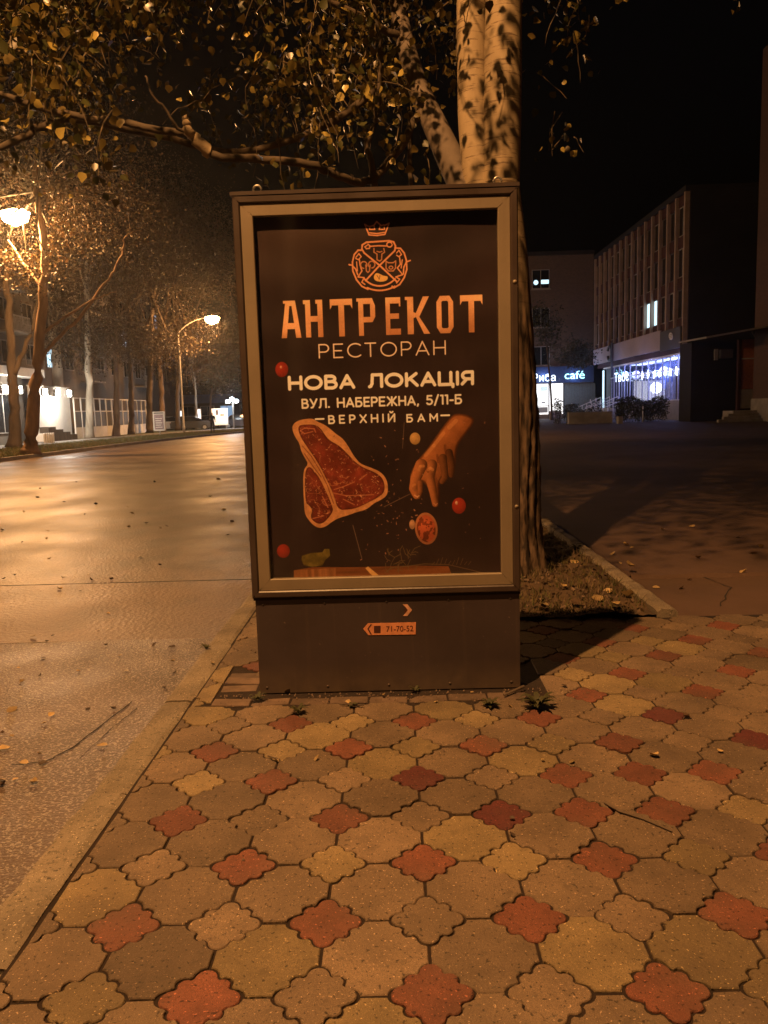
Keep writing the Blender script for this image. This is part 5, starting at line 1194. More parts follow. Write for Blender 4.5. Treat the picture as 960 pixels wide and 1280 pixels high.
# ---- cars far down the street
MT['car_dark'] = mat('car_dark', (0.03, 0.035, 0.05), 0.3, 0.1, 2, spec=0.6); MT['car_silver'] = mat('car_silver', (0.35, 0.36, 0.38), 0.3, 0.05, 2, metal=0.4)
MT['tyre'] = mat('tyre', (0.015, 0.015, 0.015), 0.8)
MT['tail_light'] = mat('tail_light', (0.4, 0.02, 0.02), 0.3)
def car(x, y, rz, m, label):
    t = thing('parked_car', label, 'car', (x, y, -0.02), 'cars parked at the end of the street')
    def bd(name, prof, w0, w1, mm, par=t):
        b = MB(); n = len(prof); V = [(px_, -w1 if pz_ > 1.0 else -w0, pz_) for px_, pz_ in prof]+[(px_, w1 if pz_ > 1.0 else w0, pz_) for px_, pz_ in prof]
        b.add(V, [tuple(range(n)), tuple(range(n, 2*n))[::-1]]+[(k, n+k, n+(k+1) % n, (k+1) % n) for k in range(n)])
        o = b.build(name, mm, None); o.parent = par; return o
    bd('body', [(-2.15, 0.28), (-2.2, 0.7), (-2.05, 0.92), (-1.1, 0.98), (1.0, 0.95), (1.95, 0.82), (2.2, 0.62), (2.2, 0.3), (1.75, 0.22), (-1.7, 0.22)], 0.86, 0.8, m)
    bd('cabin', [(-1.6, 0.96), (-1.15, 1.42), (0.25, 1.45), (1.1, 0.95)], 0.76, 0.62, MT['black_glass'])
    bd('roof_panel', [(-1.1, 1.425), (-1.0, 1.47), (0.15, 1.48), (0.22, 1.455)], 0.62, 0.60, m)
    for sx in (-1.35, 1.35):
        for sy in (-0.8, 0.8):
            b = MB().tube([(sx, sy-0.1, 0.3), (sx, sy+0.1, 0.3)], 0.31, 16); w = b.build('wheel', MT['tyre'], None); w.parent = t
            b = MB().tube([(sx, sy*1.12-0.02, 0.3), (sx, sy*1.12+0.02, 0.3)], 0.19, 12); r = b.build('rim', MT['steel'], None); r.parent = w
    for sy in (-0.6, 0.6):
        o = MB().box((2.17, sy-0.17, 0.58), (2.215, sy+0.17, 0.74)).build('headlight', MT['white_paint'], None); o.parent = t
        o = MB().box((-2.22, sy-0.17, 0.62), (-2.17, sy+0.17, 0.80)).build('tail_light', MT['tail_light'], None); o.parent = t
    t.rotation_euler = (0, 0, rz); return t
car(P(214, 535, 84)[0], 84, 0.2, MT['car_silver'], 'silver car parked behind the small framed sign')
car(P(238, 535, 82)[0], 83, 0.1, MT['car_dark'], 'dark car parked just right of the distant lamp pole')
car(P(253, 534, 90)[0], 92, 1.2, MT['car_silver'], 'silver car seen end-on left of the standing person')
car(P(293, 532, 84)[0], 88, 0.1, MT['car_dark'], 'dark blue car parked under the blinding white floodlight')

# ---- person standing on the far kerb
def person(x, y, z, hgt, rz):
    t = thing('person', 'person in dark clothes standing at the far kerb before the peach lit board', 'person', (x, y, z))
    k = hgt/1.75
    J = {'pel': (0, 0, .95), 'ch': (0, .02, 1.28), 'nk': (0, .03, 1.47), 'hd': (0, -.01, 1.58), 'hd2': (0, -.02, 1.70),
         'lh': (-.10, 0, .90), 'lk': (-.13, -.05, .50), 'la': (-.13, .02, .09), 'lt': (-.14, -.14, .04), 'rh': (.10, 0, .90), 'rk': (.12, .03, .50), 'ra': (.13, .06, .09), 'rt': (.15, -.09, .04),
         'ls': (-.19, .02, 1.42), 'le': (-.26, .04, 1.14), 'lw': (-.20, -.16, .99), 'lf': (-.17, -.22, .96), 'rs': (.19, .02, 1.42), 're': (.26, .05, 1.14), 'rw': (.22, -.12, .95), 'rf': (.19, -.18, .92)}
    R_ = {'pel': .145, 'ch': .165, 'nk': .062, 'hd': .095, 'hd2': .085, 'lh': .095, 'lk': .065, 'la': .048, 'lt': .04, 'rh': .095, 'rk': .065, 'ra': .048, 'rt': .04, 'ls': .075, 'le': .055, 'lw': .038, 'lf': .034, 'rs': .075, 're': .055, 'rw': .038, 'rf': .034}
    E_ = [('pel', 'ch'), ('ch', 'nk'), ('nk', 'hd'), ('hd', 'hd2'), ('pel', 'lh'), ('lh', 'lk'), ('lk', 'la'), ('la', 'lt'), ('pel', 'rh'), ('rh', 'rk'), ('rk', 'ra'), ('ra', 'rt'), ('ch', 'ls'), ('ls', 'le'), ('le', 'lw'), ('lw', 'lf'), ('ch', 'rs'), ('rs', 're'), ('re', 'rw'), ('rw', 'rf')]
    ks = list(J); me = bpy.data.meshes.new('body'); me.from_pydata([tuple(v*k for v in J[q]) for q in ks], [(ks.index(a), ks.index(c)) for a, c in E_], [])
    o = bpy.data.objects.new('body', me); C.objects.link(o); o.parent = t; o.modifiers.new('skin', 'SKIN'); sb = o.modifiers.new('sub', 'SUBSURF'); sb.levels = sb.render_levels = 2
    for i, q in enumerate(ks): me.skin_vertices[0].data[i].radius = (R_[q]*k, R_[q]*k*(0.8 if q in ('pel', 'ch') else 1)); me.skin_vertices[0].data[i].use_root = (q == 'pel')
    me.materials.append(mat('dark_cloth', (0.02, 0.018, 0.02), 0.9))
    sk = mat('skin', (0.45, 0.25, 0.17), 0.6)
    b = MB().lathe([(0.02, -0.10), (0.06, -0.07), (0.078, 0.0), (0.07, 0.06), (0.03, 0.10)], (0, -0.045*k, 1.60*k), 14); f = b.build('face', sk, None, smooth=True); f.parent = t
    for sx in (-1, 1):
        for q in range(4):
            b = MB().tube([(sx*(.17+.012*q)*k, (-.22-.01*q)*k, .955*k), (sx*(.165+.012*q)*k, (-.25-.01*q)*k, .92*k), (sx*(.16+.012*q)*k, (-.24-.01*q)*k, .885*k)], [0.009, 0.008, 0.006], 6); h = b.build('finger', sk, None); h.parent = t
        b = MB().tube([(sx*.165*k, -.22*k, .96*k), (sx*.15*k, -.25*k, .94*k)], [0.01, 0.008], 6); h = b.build('thumb', sk, None); h.parent = t
    t.rotation_euler = (0, 0, rz)
pp = P(266, 541, 65.5); person(pp[0], 65.5, 0.0, 1.72, 0.5)

# ================================================================== RIGHT SIDE: OFFICE BLOCK WITH FINS
RX = 22.3
ob = thing('office_block', 'four storey dark red office block with pale vertical fins over a lit blue shopfront', 'building', (RX, 62, 0))
MT['fin'] = mat('fin', (0.36, 0.27, 0.22), 0.8, 0.2, 1.2); MT['fascia'] = mat('fascia', (0.42, 0.36, 0.40), 0.6, 0.1, 0.5)
MT['stone'] = mat('stone', (0.30, 0.29, 0.30), 0.8, 0.15, 2.0)
MB().box((RX+0.35, 62.0, 5.3), (46, 89, 17.1)).build('wall', MT['red_panel'], ob)
MB().box((RX-0.05, 61.85, 17.102), (46.2, 89.2, 17.5)).build('roof', MT['dark_wall'], ob)
MB().box((RX+0.35, 61.9, 5.302), (46, 61.997, 17.1)).build('end_wall', MT['dark_wall'], ob)  # near-black: the unlit side's shade is put into the wall colour
fins = [62.06+k*1.925 for k in range(15)]
for i, y in enumerate(fins):
    MB().box((RX, y, 5.75), (RX+0.349, y+0.26, 17.1)).build('fin', MT['fin'], ob)
    if i == 14: break
    for k, z in enumerate((7.9, 11.0, 14.1)):
        lit = (k == 0 and i in (3, 4)); ya, yb = y+0.27, y+1.91
        f = MB(); X0_ = RX+0.27
        f.box((X0_, ya, z), (RX+0.345, yb, z+0.08)); f.box((X0_, ya, z+2.12), (RX+0.345, yb, z+2.2))
        c = (ya+yb)/2; f.box((X0_+0.002, c-0.05, z+0.081), (RX+0.344, c+0.05, z+2.119))
        w = f.build('window', MT['window_frame'] if random.random() < 0.35 else MT['dark_frame'], ob)
        MB().box((RX+0.30, ya+0.005, z+0.082), (RX+0.33, yb-0.005, z+2.118)).build('pane', MT['lit_cool'] if lit else MT['black_glass'], w)
    for k, z in enumerate((5.76, 10.12, 13.22, 16.32)):
        z1 = (7.88, 10.98, 14.08, 17.08)[k]; MB().box((RX+0.2, ya, z), (RX+0.348, yb, z1)).build('spandrel_panel', MT['red_panel'], ob)
# ground floor shop: base, glazed front, ceiling with strip lights, back wall
GY0, GY1, GXF = 59.9, 87.0, 22.75
MB().box((GXF-0.1, GY0, -0.04), (GXF+0.25, 78.5, 1.55)).build('stone_base', MT['stone'], ob)
MB().box((GXF+0.3, GY0-0.02, -0.03), (46, GY0+0.3, 5.28)).build('side_wall', MT['dark_wall'], ob)
MB().box((GXF+0.26, GY0+0.31, 1.1), (30, GY1, 1.25)).build('shop_floor', MT['stone'], ob)
MB().box((GXF+0.02, GY0-0.03, 5.15), (30, GY1, 5.298)).build('shop_ceiling', MT['white_paint'], ob)
MT['blue_wall'] = mat('blue_wall', (0.22, 0.27, 0.50), 0.8, 0.2, 0.6)
MB().box((25.9, GY0+0.31, 1.26), (26.1, GY1, 5.14)).build('back_wall', MT['blue_wall'], ob)
MB().box((GXF-0.12, GY0-0.04, 0.5), (GXF+0.28, GY0+0.6, 5.14)).build('corner_pier', MT['stone'], ob)
MT['mullion'] = mat('mullion', (0.55, 0.55, 0.62), 0.5)
yy = GY0+0.7
while yy < 84:
    MB().box((GXF, yy-0.045, 1.56), (GXF+0.1, yy+0.045, 5.14)).build('mullion', MT['mullion'], ob)
    if yy+0.95 < 84: MB().box((GXF+0.03, yy+0.9, 1.56), (GXF+0.08, yy+0.94, 4.0)).build('mullion', MT['mullion'], ob)
    yy += 1.85
MB().box((GXF-0.003, GY0+0.65, 4.02), (GXF+0.103, 84, 4.13)).build('transom', MT['mullion'], ob)
MB().box((GXF-0.02, GY0+0.62, 1.552), (GXF+0.12, 84, 1.63)).build('sill', MT['mullion'], ob)
MB().box((GXF+0.048, GY0+0.65, 1.64), (GXF+0.056, 84, 5.14)).build('shop_glass', glass_mat('shop_glass', (0.85, 0.88, 1.0), 0.8, 0.02), ob)
for k in range(7): MB().box((23.4, 62.2+k*2.6, 5.08), (24.6, 63.5+k*2.6, 5.14)).build('ceiling_light', MT['tube_lens'], ob)
# goods glowing on shelves inside, pale drapes near the corner
MT['goods'] = mat('goods', (0.6, 0.55, 0.55), 0.6, 0.6, 3)
for k in range(8):
    y = 68.5+k*1.3; h = random.uniform(1.0, 2.0); MB().box((24.9, y, 1.26), (25.6, y+random.uniform(0.6, 1.0), 1.26+h)).build('display_shelf', MT['goods'], ob)
for k in range(9): MB().box((23.2, 61.2+k*0.62, 1.26), (23.26, 61.6+k*0.62, 4.0)).build('drape', MT['red_panel'] if k % 3 == 1 else MT['stone'], ob)
for y in (63.5, 69.5, 76.5): light('POINT', (24.4, y, 4.7), 360, (0.34, 0.42, 1.0), 0.3, ob, 'shop_light')
for yy_ in (63, 71, 79): light('POINT', (21.7, yy_, 4.2), 85, (0.40, 0.42, 1.0), 0.4, ob, 'sign_glow')  # unseen lamps added before the lettering to lift fascia and stone base
# fascia boards with round emblem, dark sign board with leaf emblem
MB().box((RX-0.12, 66.9, 5.72), (RX-0.004, 89, 7.35)).build('fascia_board', MT['fascia'], ob)
dsb = MB().box((RX-0.14, 62.2, 5.6), (RX-0.003, 66.88, 7.2)).build('dark_sign_board', MT['dark_frame'], ob)
b = MB(); pts = [(RX-0.19, 64.2+0.42*math.cos(w)+0.1*math.sin(w), 6.62+0.30*math.sin(w)) for w in np.linspace(0, 2*math.pi, 20, endpoint=False)]
b.add(pts+[(RX-0.15, p[1], p[2]) for p in pts], [tuple(range(20)), tuple(range(20, 40))[::-1]]+[(k, 20+k, 20+(k+1) % 20, (k+1) % 20) for k in range(20)])
em = b.build('leaf_emblem', MT['white_paint'], dsb)
for dz in (-0.1, 0.02, 0.14): MB().box((RX-0.205, 63.9, 6.58+dz), (RX-0.191, 64.5, 6.61+dz)).build('emblem_stripe', MT['dark_frame'], dsb)
b = MB(); b.tube([(RX-0.2, 82.0+0.75*math.cos(w), 6.55+0.72*math.sin(w)) for w in np.linspace(0.4, 5.9, 24)], 0.14, 6); b.build('round_emblem', MT['dark_frame'], ob)
MB().box((RX-0.3, 81.0, 5.0), (RX-0.13, 81.3, 7.5)).build('emblem_bar', MT['dark_frame'], ob)
# lit lettering over the shopfront (reads towards the viewer's right)
MT['neon_white'] = emat('neon_white', (0.72, 0.86, 1.0), 2.6); MT['neon_cyan'] = emat('neon_cyan', (0.35, 0.92, 1.0), 2.4)
def sign_text(name, txt, A0, A1, zlow, zhigh, X, m, parent):
    a = (X, A0, zlow); c = (X, A1, zlow); d = (X, A0, zhigh); text_mesh(name, txt, [a, c, d], m, parent, 0.0)
def P_at_x(px, X):       # distance along the facade x=X where it shows at column px
    lo, hi = 50.0, 100.0
    for _ in range(40):
        m_ = (lo+hi)/2; q = inframe_px(np.array([X, m_, 4.2]))[0]
        if q > px: lo = m_
        else: hi = m_
    return lo
sign_text('sign_lettering', 'Твоє', P_at_x(768, RX-.1), P_at_x(786, RX-.1), 3.55, 4.45, RX-0.1, MT['neon_white'], ob)
for k, px in enumerate((803, 810, 818, 825, 832, 838, 846, 853)):    # star shapes standing in for the unreadable lit letters
    y = P_at_x(px, RX-.1); b = MB(); z = 3.85+0.05*math.sin(k*2)
    for q in range(4):
        w = math.pi*q/4+0.2*k; l = 0.26 if q % 2 else 0.38; b.tube([(RX-0.1, y-l*math.cos(w), z-l*math.sin(w)), (RX-0.1, y+l*math.cos(w), z+l*math.sin(w))], 0.045, 5)
    b.build('star_letter', MT['neon_white'], ob)
MB().box((22.5, 86.1, 1.0), (22.65, 86.3, 5.0)).build('lit_door_edge', MT['lit_cool'], ob)
MB().box((GXF+0.1, 84.2, -0.03), (GXF+0.5, 86.0, 5.14)).build('door', MT['dark_frame'], ob)
# entrance stair with white railings
es = thing('entrance_stairs', 'shop entrance stairs with white railings left of the dark hedge', 'stairs', (21.0, 82, 0))
for k in range(6): MB().box((19.8+k*0.4, 80.0, -0.03), (20.199+k*0.4, 86.5, 0.17*(k+1))).build('step', MT['concrete'], es)
for yy in (79.9, 83.0, 86.6):
    for k in range(6): MB().tube([(19.9+k*0.5, yy, 0.15*k), (19.9+k*0.5, yy, 1.15+0.2*k)], 0.035, 6).build('baluster', MT['white_paint'], es)
    MB().tube([(19.9, yy, 1.15), (22.4, yy, 2.15)], 0.04, 6).build('handrail', MT['white_paint'], es)
    MB().tube([(19.9, yy, 0.65), (22.4, yy, 1.6)], 0.03, 6).build('handrail', MT['white_paint'], es)

# ---- cafe building
cb = thing('cafe_building', 'brick building with a white-lit cafe on the ground floor and a neon sign', 'building', (15, 89.3, 0))
CY = 89.3
MB().box((2, CY, -0.04), (22.25, 102, 17.7)).build('wall', MT['brick_wall'], cb)
MB().box((1.7, CY-0.3, 17.702), (22.28, 102.3, 18.1)).build('roof', MT['dark_wall'], cb)
zq = lambda py: P(676, py, CY)[2]
xq = lambda px: P(px, 400, CY)[0]
for k, (ya, yb) in enumerate(((337, 361), (385, 409), (433, 457))):
    w = window_part(cb, 'y', xq(665), xq(687), zq(yb), zq(ya), CY, -1, MT['black_glass'], MT['window_frame'], 1, 0.08)
    MB().box((xq(664), CY-0.15, zq(yb)-0.12), (xq(688), CY-0.001, zq(yb)-0.01)).build('sill', MT['concrete'], w)
    if k == 0:
        MB().box((xq(676.5), CY-0.045, zq(355)), (xq(686), CY-0.03, zq(350))).build('room_light', MT['lit_cool'], w)  # glowing plates on the pane stand for lights in the room
        MB().tube([(xq(670), CY-0.045, zq(353)), (xq(670), CY-0.03, zq(353))], 0.26, 12).build('room_light', MT['lit_cool'], w)
for kx in (2.8, 6.5, 10.2):
    for (ya, yb) in ((337, 361), (385, 409), (433, 457)): window_part(cb, 'y', kx, kx+2, zq(yb), zq(ya), CY, -1, MT['black_glass'], MT['window_frame'], 1, 0.08)
sb_ = MB().box((xq(655), CY-0.5, zq(479.5)), (22.2, CY-0.001, zq(459))).build('sign_board', mat('sign_board', (0.02, 0.035, 0.09), 0.5), cb)
text_mesh('sign_lettering', 'Риба', [(xq(664.5), CY-0.56, zq(477)), (xq(693), CY-0.56, zq(477)), (xq(664.5), CY-0.56, zq(467))], MT['neon_white'], sb_, 0.0)
text_mesh('sign_lettering', 'café', [(xq(704.5), CY-0.56, zq(475.0)), (xq(729.5), CY-0.56, zq(475.0)), (xq(704.5), CY-0.56, zq(465.0))], MT['neon_cyan'], sb_, 0.0)
for px_ in (678, 717): light('POINT', (xq(px_), CY-1.0, zq(471)), 90, (0.3, 0.5, 1.0), 0.3, cb, 'sign_glow')
# lit cafe front: one glowing sheet stands for the bright room
MB().box((xq(664), CY-0.12, zq(518)), (xq(704), CY-0.10, zq(480))).build('cafe_window', MT['lit_white'], cb)
for px_ in (664, 667, 685.5, 704): MB().box((xq(px_)-0.06, CY-0.2, -0.03), (xq(px_)+0.06, CY-0.125, zq(480))).build('mullion', MT['dark_frame'], cb)
MB().box((xq(667.2), CY-0.19, zq(508)), (xq(685.2), CY-0.13, zq(507))).build('transom', MT['dark_frame'], cb)
MB().box((xq(675), CY-0.16, zq(489)), (xq(684), CY-0.13, zq(483))).build('window_sticker', MT['lit_blue'], cb)
MB().box((xq(676), CY-0.16, zq(504)), (xq(681), CY-0.13, zq(502.5))).build('window_sticker', MT['dark_frame'], cb)
MB().box((xq(672), CY-0.165, zq(516)), (xq(684), CY-0.13, zq(509))).build('counter', MT['concrete'], cb)
for k in range(12): MB().box((xq(705)+k*0.29, CY-0.1, 0.3), (xq(705)+k*0.29+0.26, CY-0.06, zq(481))).build('blind_slat', mat('blind', (0.14, 0.15, 0.14), 0.8) if k == 0 else bpy.data.materials['blind'], cb)
light('POINT', (xq(684), CY-2.5, 3.0), 220, (0.75, 0.82, 1.0), 0.6, cb, 'cafe_light')

# ---- planter walls, hedge, bollards, small shrubs
def gwall(x0, x1, ytop, ybot, label):
    g0 = G(x0, ybot+ (0.6 if x1-x0 > 20 else 0)); g1 = G(x1, ybot); Y = (g0[1]+g1[1])/2; a = P(x0, ybot, Y); c = P(x1, ytop, Y)
    t = thing('planter_wall', label, 'wall', ((a[0]+c[0])/2, Y, 0), 'low concrete planter walls before the cafe')
    n = max(1, int((c[0]-a[0])/1.0))
    for k in range(n):
        u0 = a[0]+(c[0]-a[0])*k/n; u1 = a[0]+(c[0]-a[0])*(k+1)/n-0.012
        MB().box((u0, Y, -0.05), (u1, Y+0.5, c[2]-0.06)).build('block', MT['concrete'], t)
        MB().box((u0-0.0, Y-0.03, c[2]-0.058), (u1, Y+0.53, c[2])).build('coping', MT['concrete'], t)
gwall(688, 702, 513.5, 524.5, 'short concrete planter wall right below the lit cafe window')
gwall(711, 766, 514, 529, 'long low concrete planter wall in the middle of the dark lot')
gwall(773, 779, 520.5, 529.5, 'small square concrete block at the right end of the long planter wall')
def shrub(x0, x1, y0, y1, Y, n, label, m='leaf_dark', ls=0.13):
    a = P(x0, y1, Y); c = P(x1, y0, Y); cx = (a[0]+c[0])/2; w = (c[0]-a[0])/2; h = c[2]
    t = thing('shrub', label, 'shrub', (cx, Y, 0)); b = MB()
    for k in range(9): b.tube([(cx+rng.uniform(-w, w)*0.7, Y+rng.normal(0, .3), 0), (cx+rng.uniform(-w, w)*0.9, Y+rng.normal(0, .4), h*rng.uniform(0.6, 0.95))], [0.03, 0.008], 5)
    b.build('stems', MT['bark_dark'], t)
    p = np.stack([cx+rng.uniform(-w, w, n), Y+rng.uniform(-.8, .8, n), h*rng.beta(1.6, 1.25, n)], 1)
    p[:, 2] *= 0.86+0.14*np.sin(p[:, 0]*2.3+1)*np.sin(p[:, 0]*0.9)
    leaf_mesh('leaves', p, ls, [MT[m]], t)
shrub(771, 833, 491, 524, 61.5, 5200, 'wide dark hedge before the blue lit shopfront')
shrub(693, 702, 497, 515, 62, 420, 'spiky dark plant in the short planter wall before the cafe')
shrub(706, 722, 501, 515, 63.5, 700, 'dark low bush between the two planter walls')
shrub(724, 752, 505, 516, 64.5, 700, 'dark low bush behind the long planter wall')
def bollard(px_, yb, yt, label):
    g = G(px_, yb); Y = min(g[1], 75.0); a = P(px_, yb, Y); c = P(px_, yt, Y); t = thing('bollard', label, 'bollard', (a[0], Y, 0), 'thin white posts around the dark lot')
    MB().lathe([(0.05, 0.0), (0.05, c[2]-0.06), (0.035, c[2]-0.02), (0.0, c[2])], (a[0], Y, 0), 10).build('post', MT['white_paint'], t, smooth=True)
    MB().lathe([(0.054, c[2]*0.7), (0.054, c[2]*0.8)], (a[0], Y, 0), 10).build('band', MT['dark_frame'], t)
bollard(803.5, 527.5, 507.5, 'brightest thin white post, in front of the dark hedge')
bollard(824.5, 524, 505, 'thin grey post at the right end of the dark hedge')
bollard(888, 517, 492, 'thin post before the black wall, nearer the lit shopfront')
bollard(910.5, 514, 489, 'thin post before the black wall, nearer the steps')
bollard(738, 512, 499, 'thin post rising behind the long planter wall')
bollard(745, 510, 497, 'thin post at the foot of the entrance stair railings')
bollard(715, 514, 504, 'short pale post at the left end of the long planter wall')

# ---- annex with porch roof and red brick panel, tall building at the right edge
DX = 24.62
td = thing('corner_building', 'tall brown brick building cut by the right edge of the picture', 'building', (DX, 50, 0))
MT['brick_wall_y'] = wall_brick('brick_wall_y', (0.12, 0.065, 0.045), (0.09, 0.05, 0.035), (0.08, 0.06, 0.05), 2.2, 'y')
MB().box((DX, 30, 1.5), (50, 55, 24)).build('wall', MT['brick_wall_y'], td)
MB().box((DX-0.08, 29.9, -0.04), (50.1, 55.08, 1.498)).build('plinth', MT['concrete'], td)
for k in range(5):
    for f_ in range(5): window_part(td, 'x', 33+k*4.2, 35+k*4.2, 3.2+f_*3.4, 5.2+f_*3.4, DX, -1, MT['black_glass'], MT['window_frame'], 1)
an = thing('porch_annex', 'low annex with a sloping porch roof, downpipe and red brick panel beside the corner building', 'building', (23.2, 56, 0))
MB().box((19.0+2.2, 57.2, -0.04), (DX+6, 59.5, 5.6)).build('back_wall', MT['dark_wall'], an)
q = lambda px, py, Y=56.0: P(px, py, Y)
MB().box((q(927, 420)[0], 56.0, q(935, 486)[2]), (q(945, 420)[0], 56.15, q(935, 424)[2])).build('brick_panel', MT['red_brick'] if 'red_brick' in MT else mat('red_brick', (0.42, 0.15, 0.075), 0.85, 0.25, 6), an)
MB().box((q(927, 420)[0], 55.95, 0.85), (q(945, 420)[0], 56.1, q(935, 486.5)[2])).build('pale_panel', MT['concrete'], an)
MB().box((q(927, 420)[0], 55.93, q(935, 449)[2]), (q(945, 420)[0], 55.99, q(935, 447.5)[2])).build('rail', MT['white_paint'], an)
MB().box((q(923, 420)[0], 55.9, 0.5), (q(926.7, 420)[0], 56.2, q(925, 424)[2])).build('door_jamb', MT['red_panel'], an)
b = MB(); A_q, B_q = q(883, 423, 52.0), q(946, 411, 56.5)
b.add([(A_q[0], 52, A_q[2]), (DX-0.01, 52, A_q[2]+0.65), (DX-0.01, 57, A_q[2]+0.75), (A_q[0], 57, A_q[2]+0.1)]+[(A_q[0], 52, A_q[2]+0.12), (DX-0.01, 52, A_q[2]+0.77), (DX-0.01, 57, A_q[2]+0.87), (A_q[0], 57, A_q[2]+0.22)],
      [(0, 3, 2, 1), (4, 5, 6, 7), (0, 1, 5, 4), (1, 2, 6, 5), (2, 3, 7, 6), (3, 0, 4, 7)]); b.build('porch_roof', MT['concrete'], an)
MB().tube([q(940, 415, 55.7), q(947, 425, 55.6), q(948, 440, 55.6), (q(948, 440, 55.6)[0]-0.02, 55.6, 0.3)], 0.06, 8).build('downpipe', MT['concrete'], an, smooth=True)
MB().box((q(901, 440)[0], 57.0, q(901, 449)[2]), (q(905, 440)[0], 57.19, q(901, 435)[2])).build('vent_panel', MT['concrete'], an)
MB().box((q(906, 440)[0], 56.6, q(906, 447)[2]), (q(921, 440)[0], 57.19, q(906, 436)[2])).build('air_conditioner', MT['dark_frame'], an)
ps = thing('porch_steps', 'concrete steps up to the red brick panel under the porch roof', 'steps', (23.5, 54, 0))
for k in range(4): MB().box((21.6+k*0.45, 53.2+0.3*k, -0.04), (DX-0.09, 53.49+0.3*k if k < 3 else 55.85, 0.18*(k+1))).build('step', MT['concrete'], ps)

# ================================================================== SMALL THINGS ON THE GROUND
def weed(px, py, r, n, label, m='weed'):
    g = G(px, py); t = thing('weed', label, 'weed', (g[0], g[1], 0))
    b = MB()
    for k in range(n):
        a = 2*math.pi*k/n+random.uniform(-.3, .3); l = r*random.uniform(0.5, 1.1); h = random.uniform(0.25, 0.95)*l; w = 0.10*r+0.004; nn_ = 4
        V = []
        for i in range(nn_+1):
            u = i/nn_; d = l*u; z = h*math.sin(u*2.2)*0.9+0.004; ww = w*math.sin(math.pi*min(1, u*0.9+0.12))
            cx, cy = g[0]+d*math.cos(a), g[1]+d*math.sin(a); V += [(cx-ww*math.sin(a), cy+ww*math.cos(a), z), (cx+ww*math.sin(a), cy-ww*math.cos(a), z)]
        b.add(V, [(2*i, 2*i+1, 2*i+3, 2*i+2) for i in range(nn_)])
    b.build('leaves', MT[m], t); return t
weed(672, 884, 0.10, 30, 'largest grassy weed at the right foot of the light box')
weed(612, 884, 0.06, 18, 'smaller leafy weed left of the largest one at the box foot')
weed(373, 892, 0.045, 14, 'small weed in the joint left of centre before the light box')
weed(322, 876, 0.05, 14, 'small weed among the dark bricks at the left foot of the box')
weed(519, 864, 0.035, 10, 'tiny weed against the plinth near its middle')
weed(440, 884, 0.03, 9, 'tiny weed between the bricks before the plinth, left of centre')
weed(258, 812, 0.05, 12, 'thin weed by the kerb left of the light box', 'weed')
weed(722, 690, 0.10, 18, 'tall thin weed at the tree bed kerb in shadow')
# twigs
def stick(L, r, label, z=0.006):
    pts = [G(x, y) for x, y in L]; pts = [(p[0], p[1], z+random.uniform(0, .008)) for p in pts]
    b = MB().tube(pts, [r, r*1.1, r*0.9, r*0.5][:len(pts)], 6); o = b.build('twig', MT['bark_dark']); tag(o, label, 'twig'); return o
stick([(756, 1006), (775, 1018), (805, 1027), (840, 1042)], 0.0045, 'thin dark twig lying across the paving tiles')
stick([(335, 948), (350, 952)], 0.003, 'short twig lying on the tiles before the light box')
stick([(425, 882), (455, 885)], 0.004, 'short twig on the bricks before the plinth')
stick([(630, 872), (655, 862)], 0.006, 'dark stick leaning at the right corner of the plinth', 0.012)
# fallen leaves
def leaf_bm(sz, curl):
    out = [(0, -.5), (.28, -.36), (.42, -.05), (.30, .28), (0, .56), (-.30, .28), (-.42, -.05), (-.28, -.36)]; V = [(x*sz, y*sz, curl*sz*(x*x*2.2+y*y*0.7)+0.002) for x, y in out]; V.append((0, 0, 0.0))
    V += [(0.012*sz, -.5*sz, .003), (-0.012*sz, -.5*sz, .003), (0.02*sz, -.78*sz, .02*sz)]
    return V, [(i, (i+1) % 8, 8) for i in range(8)]+[(9, 10, 11)]
leafm = []
for k in range(6):
    V, F_ = leaf_bm(1.0, (0.2, 0.5, 0.9, 0.35, 0.65, 1.2)[k]); me = bpy.data.meshes.new('fallen_leaf'); me.from_pydata(V, [], F_); me.materials.append(MT['leaf_fallen']); leafm.append(me)
def fallen(px, py, z, sz, group, label, dark=False, world=None):
    if world is None: g = G(px, py, z)
    else: g = world
    big = 'tiny' if sz < 0.04 else ('small' if sz < 0.075 else 'large')
    X_, Y_ = g[0], g[1]
    if 'street' in group:
        zn = 'before the nearer road seam' if Y_ < 5.4 else ('between the two road seams' if Y_ < 7.4 else ('just beyond the farther seam' if Y_ < 11 else 'far up the road'))
        sd = 'close to the near kerb' if X_ > -1.9 else ('a stride from the near kerb' if X_ > -3.0 else 'out in the roadway')
        label = f"{big} {'dark' if dark else 'pale'} leaf {zn}, {sd}"
    elif 'lot' in group: label = f"{big} leaf on the lot {'beside the bed kerb' if X_ < 2.4 else ('at right' if X_ > 3.4 else 'in the middle')}, {'before' if Y_ < 6.6 else 'beyond'} the lot joint"
    elif 'bed' in group: label = f"{big} {'dark' if dark else 'pale'} leaf in the tree bed, {'beside its kerb' if X_ > 1.4 else 'near the trunk'}, {'front' if Y_ < 6.0 else 'rear'} part"
    else: label = f"{big} {'dark' if dark else 'pale'} leaf on the tiles {'along the plinth foot' if 3.7 < Y_ < 4.1 else ('left' if X_ < 0 else 'right')+(' of the box' if Y_ > 3.7 else ' front of the paving')}"
    o = bpy.data.objects.new('fallen_leaf', random.choice(leafm)); C.objects.link(o); o.location = (g[0], g[1], z+0.004); o.scale = (sz, sz, sz)
    o.rotation_euler = (random.gauss(0, .25), random.gauss(0, .25), random.uniform(0, 6.28)); tag(o, label, 'leaf', group)
    if dark: o.material_slots[0].link = 'OBJECT'; o.material_slots[0].material = MT['leaf_fallen_dark']
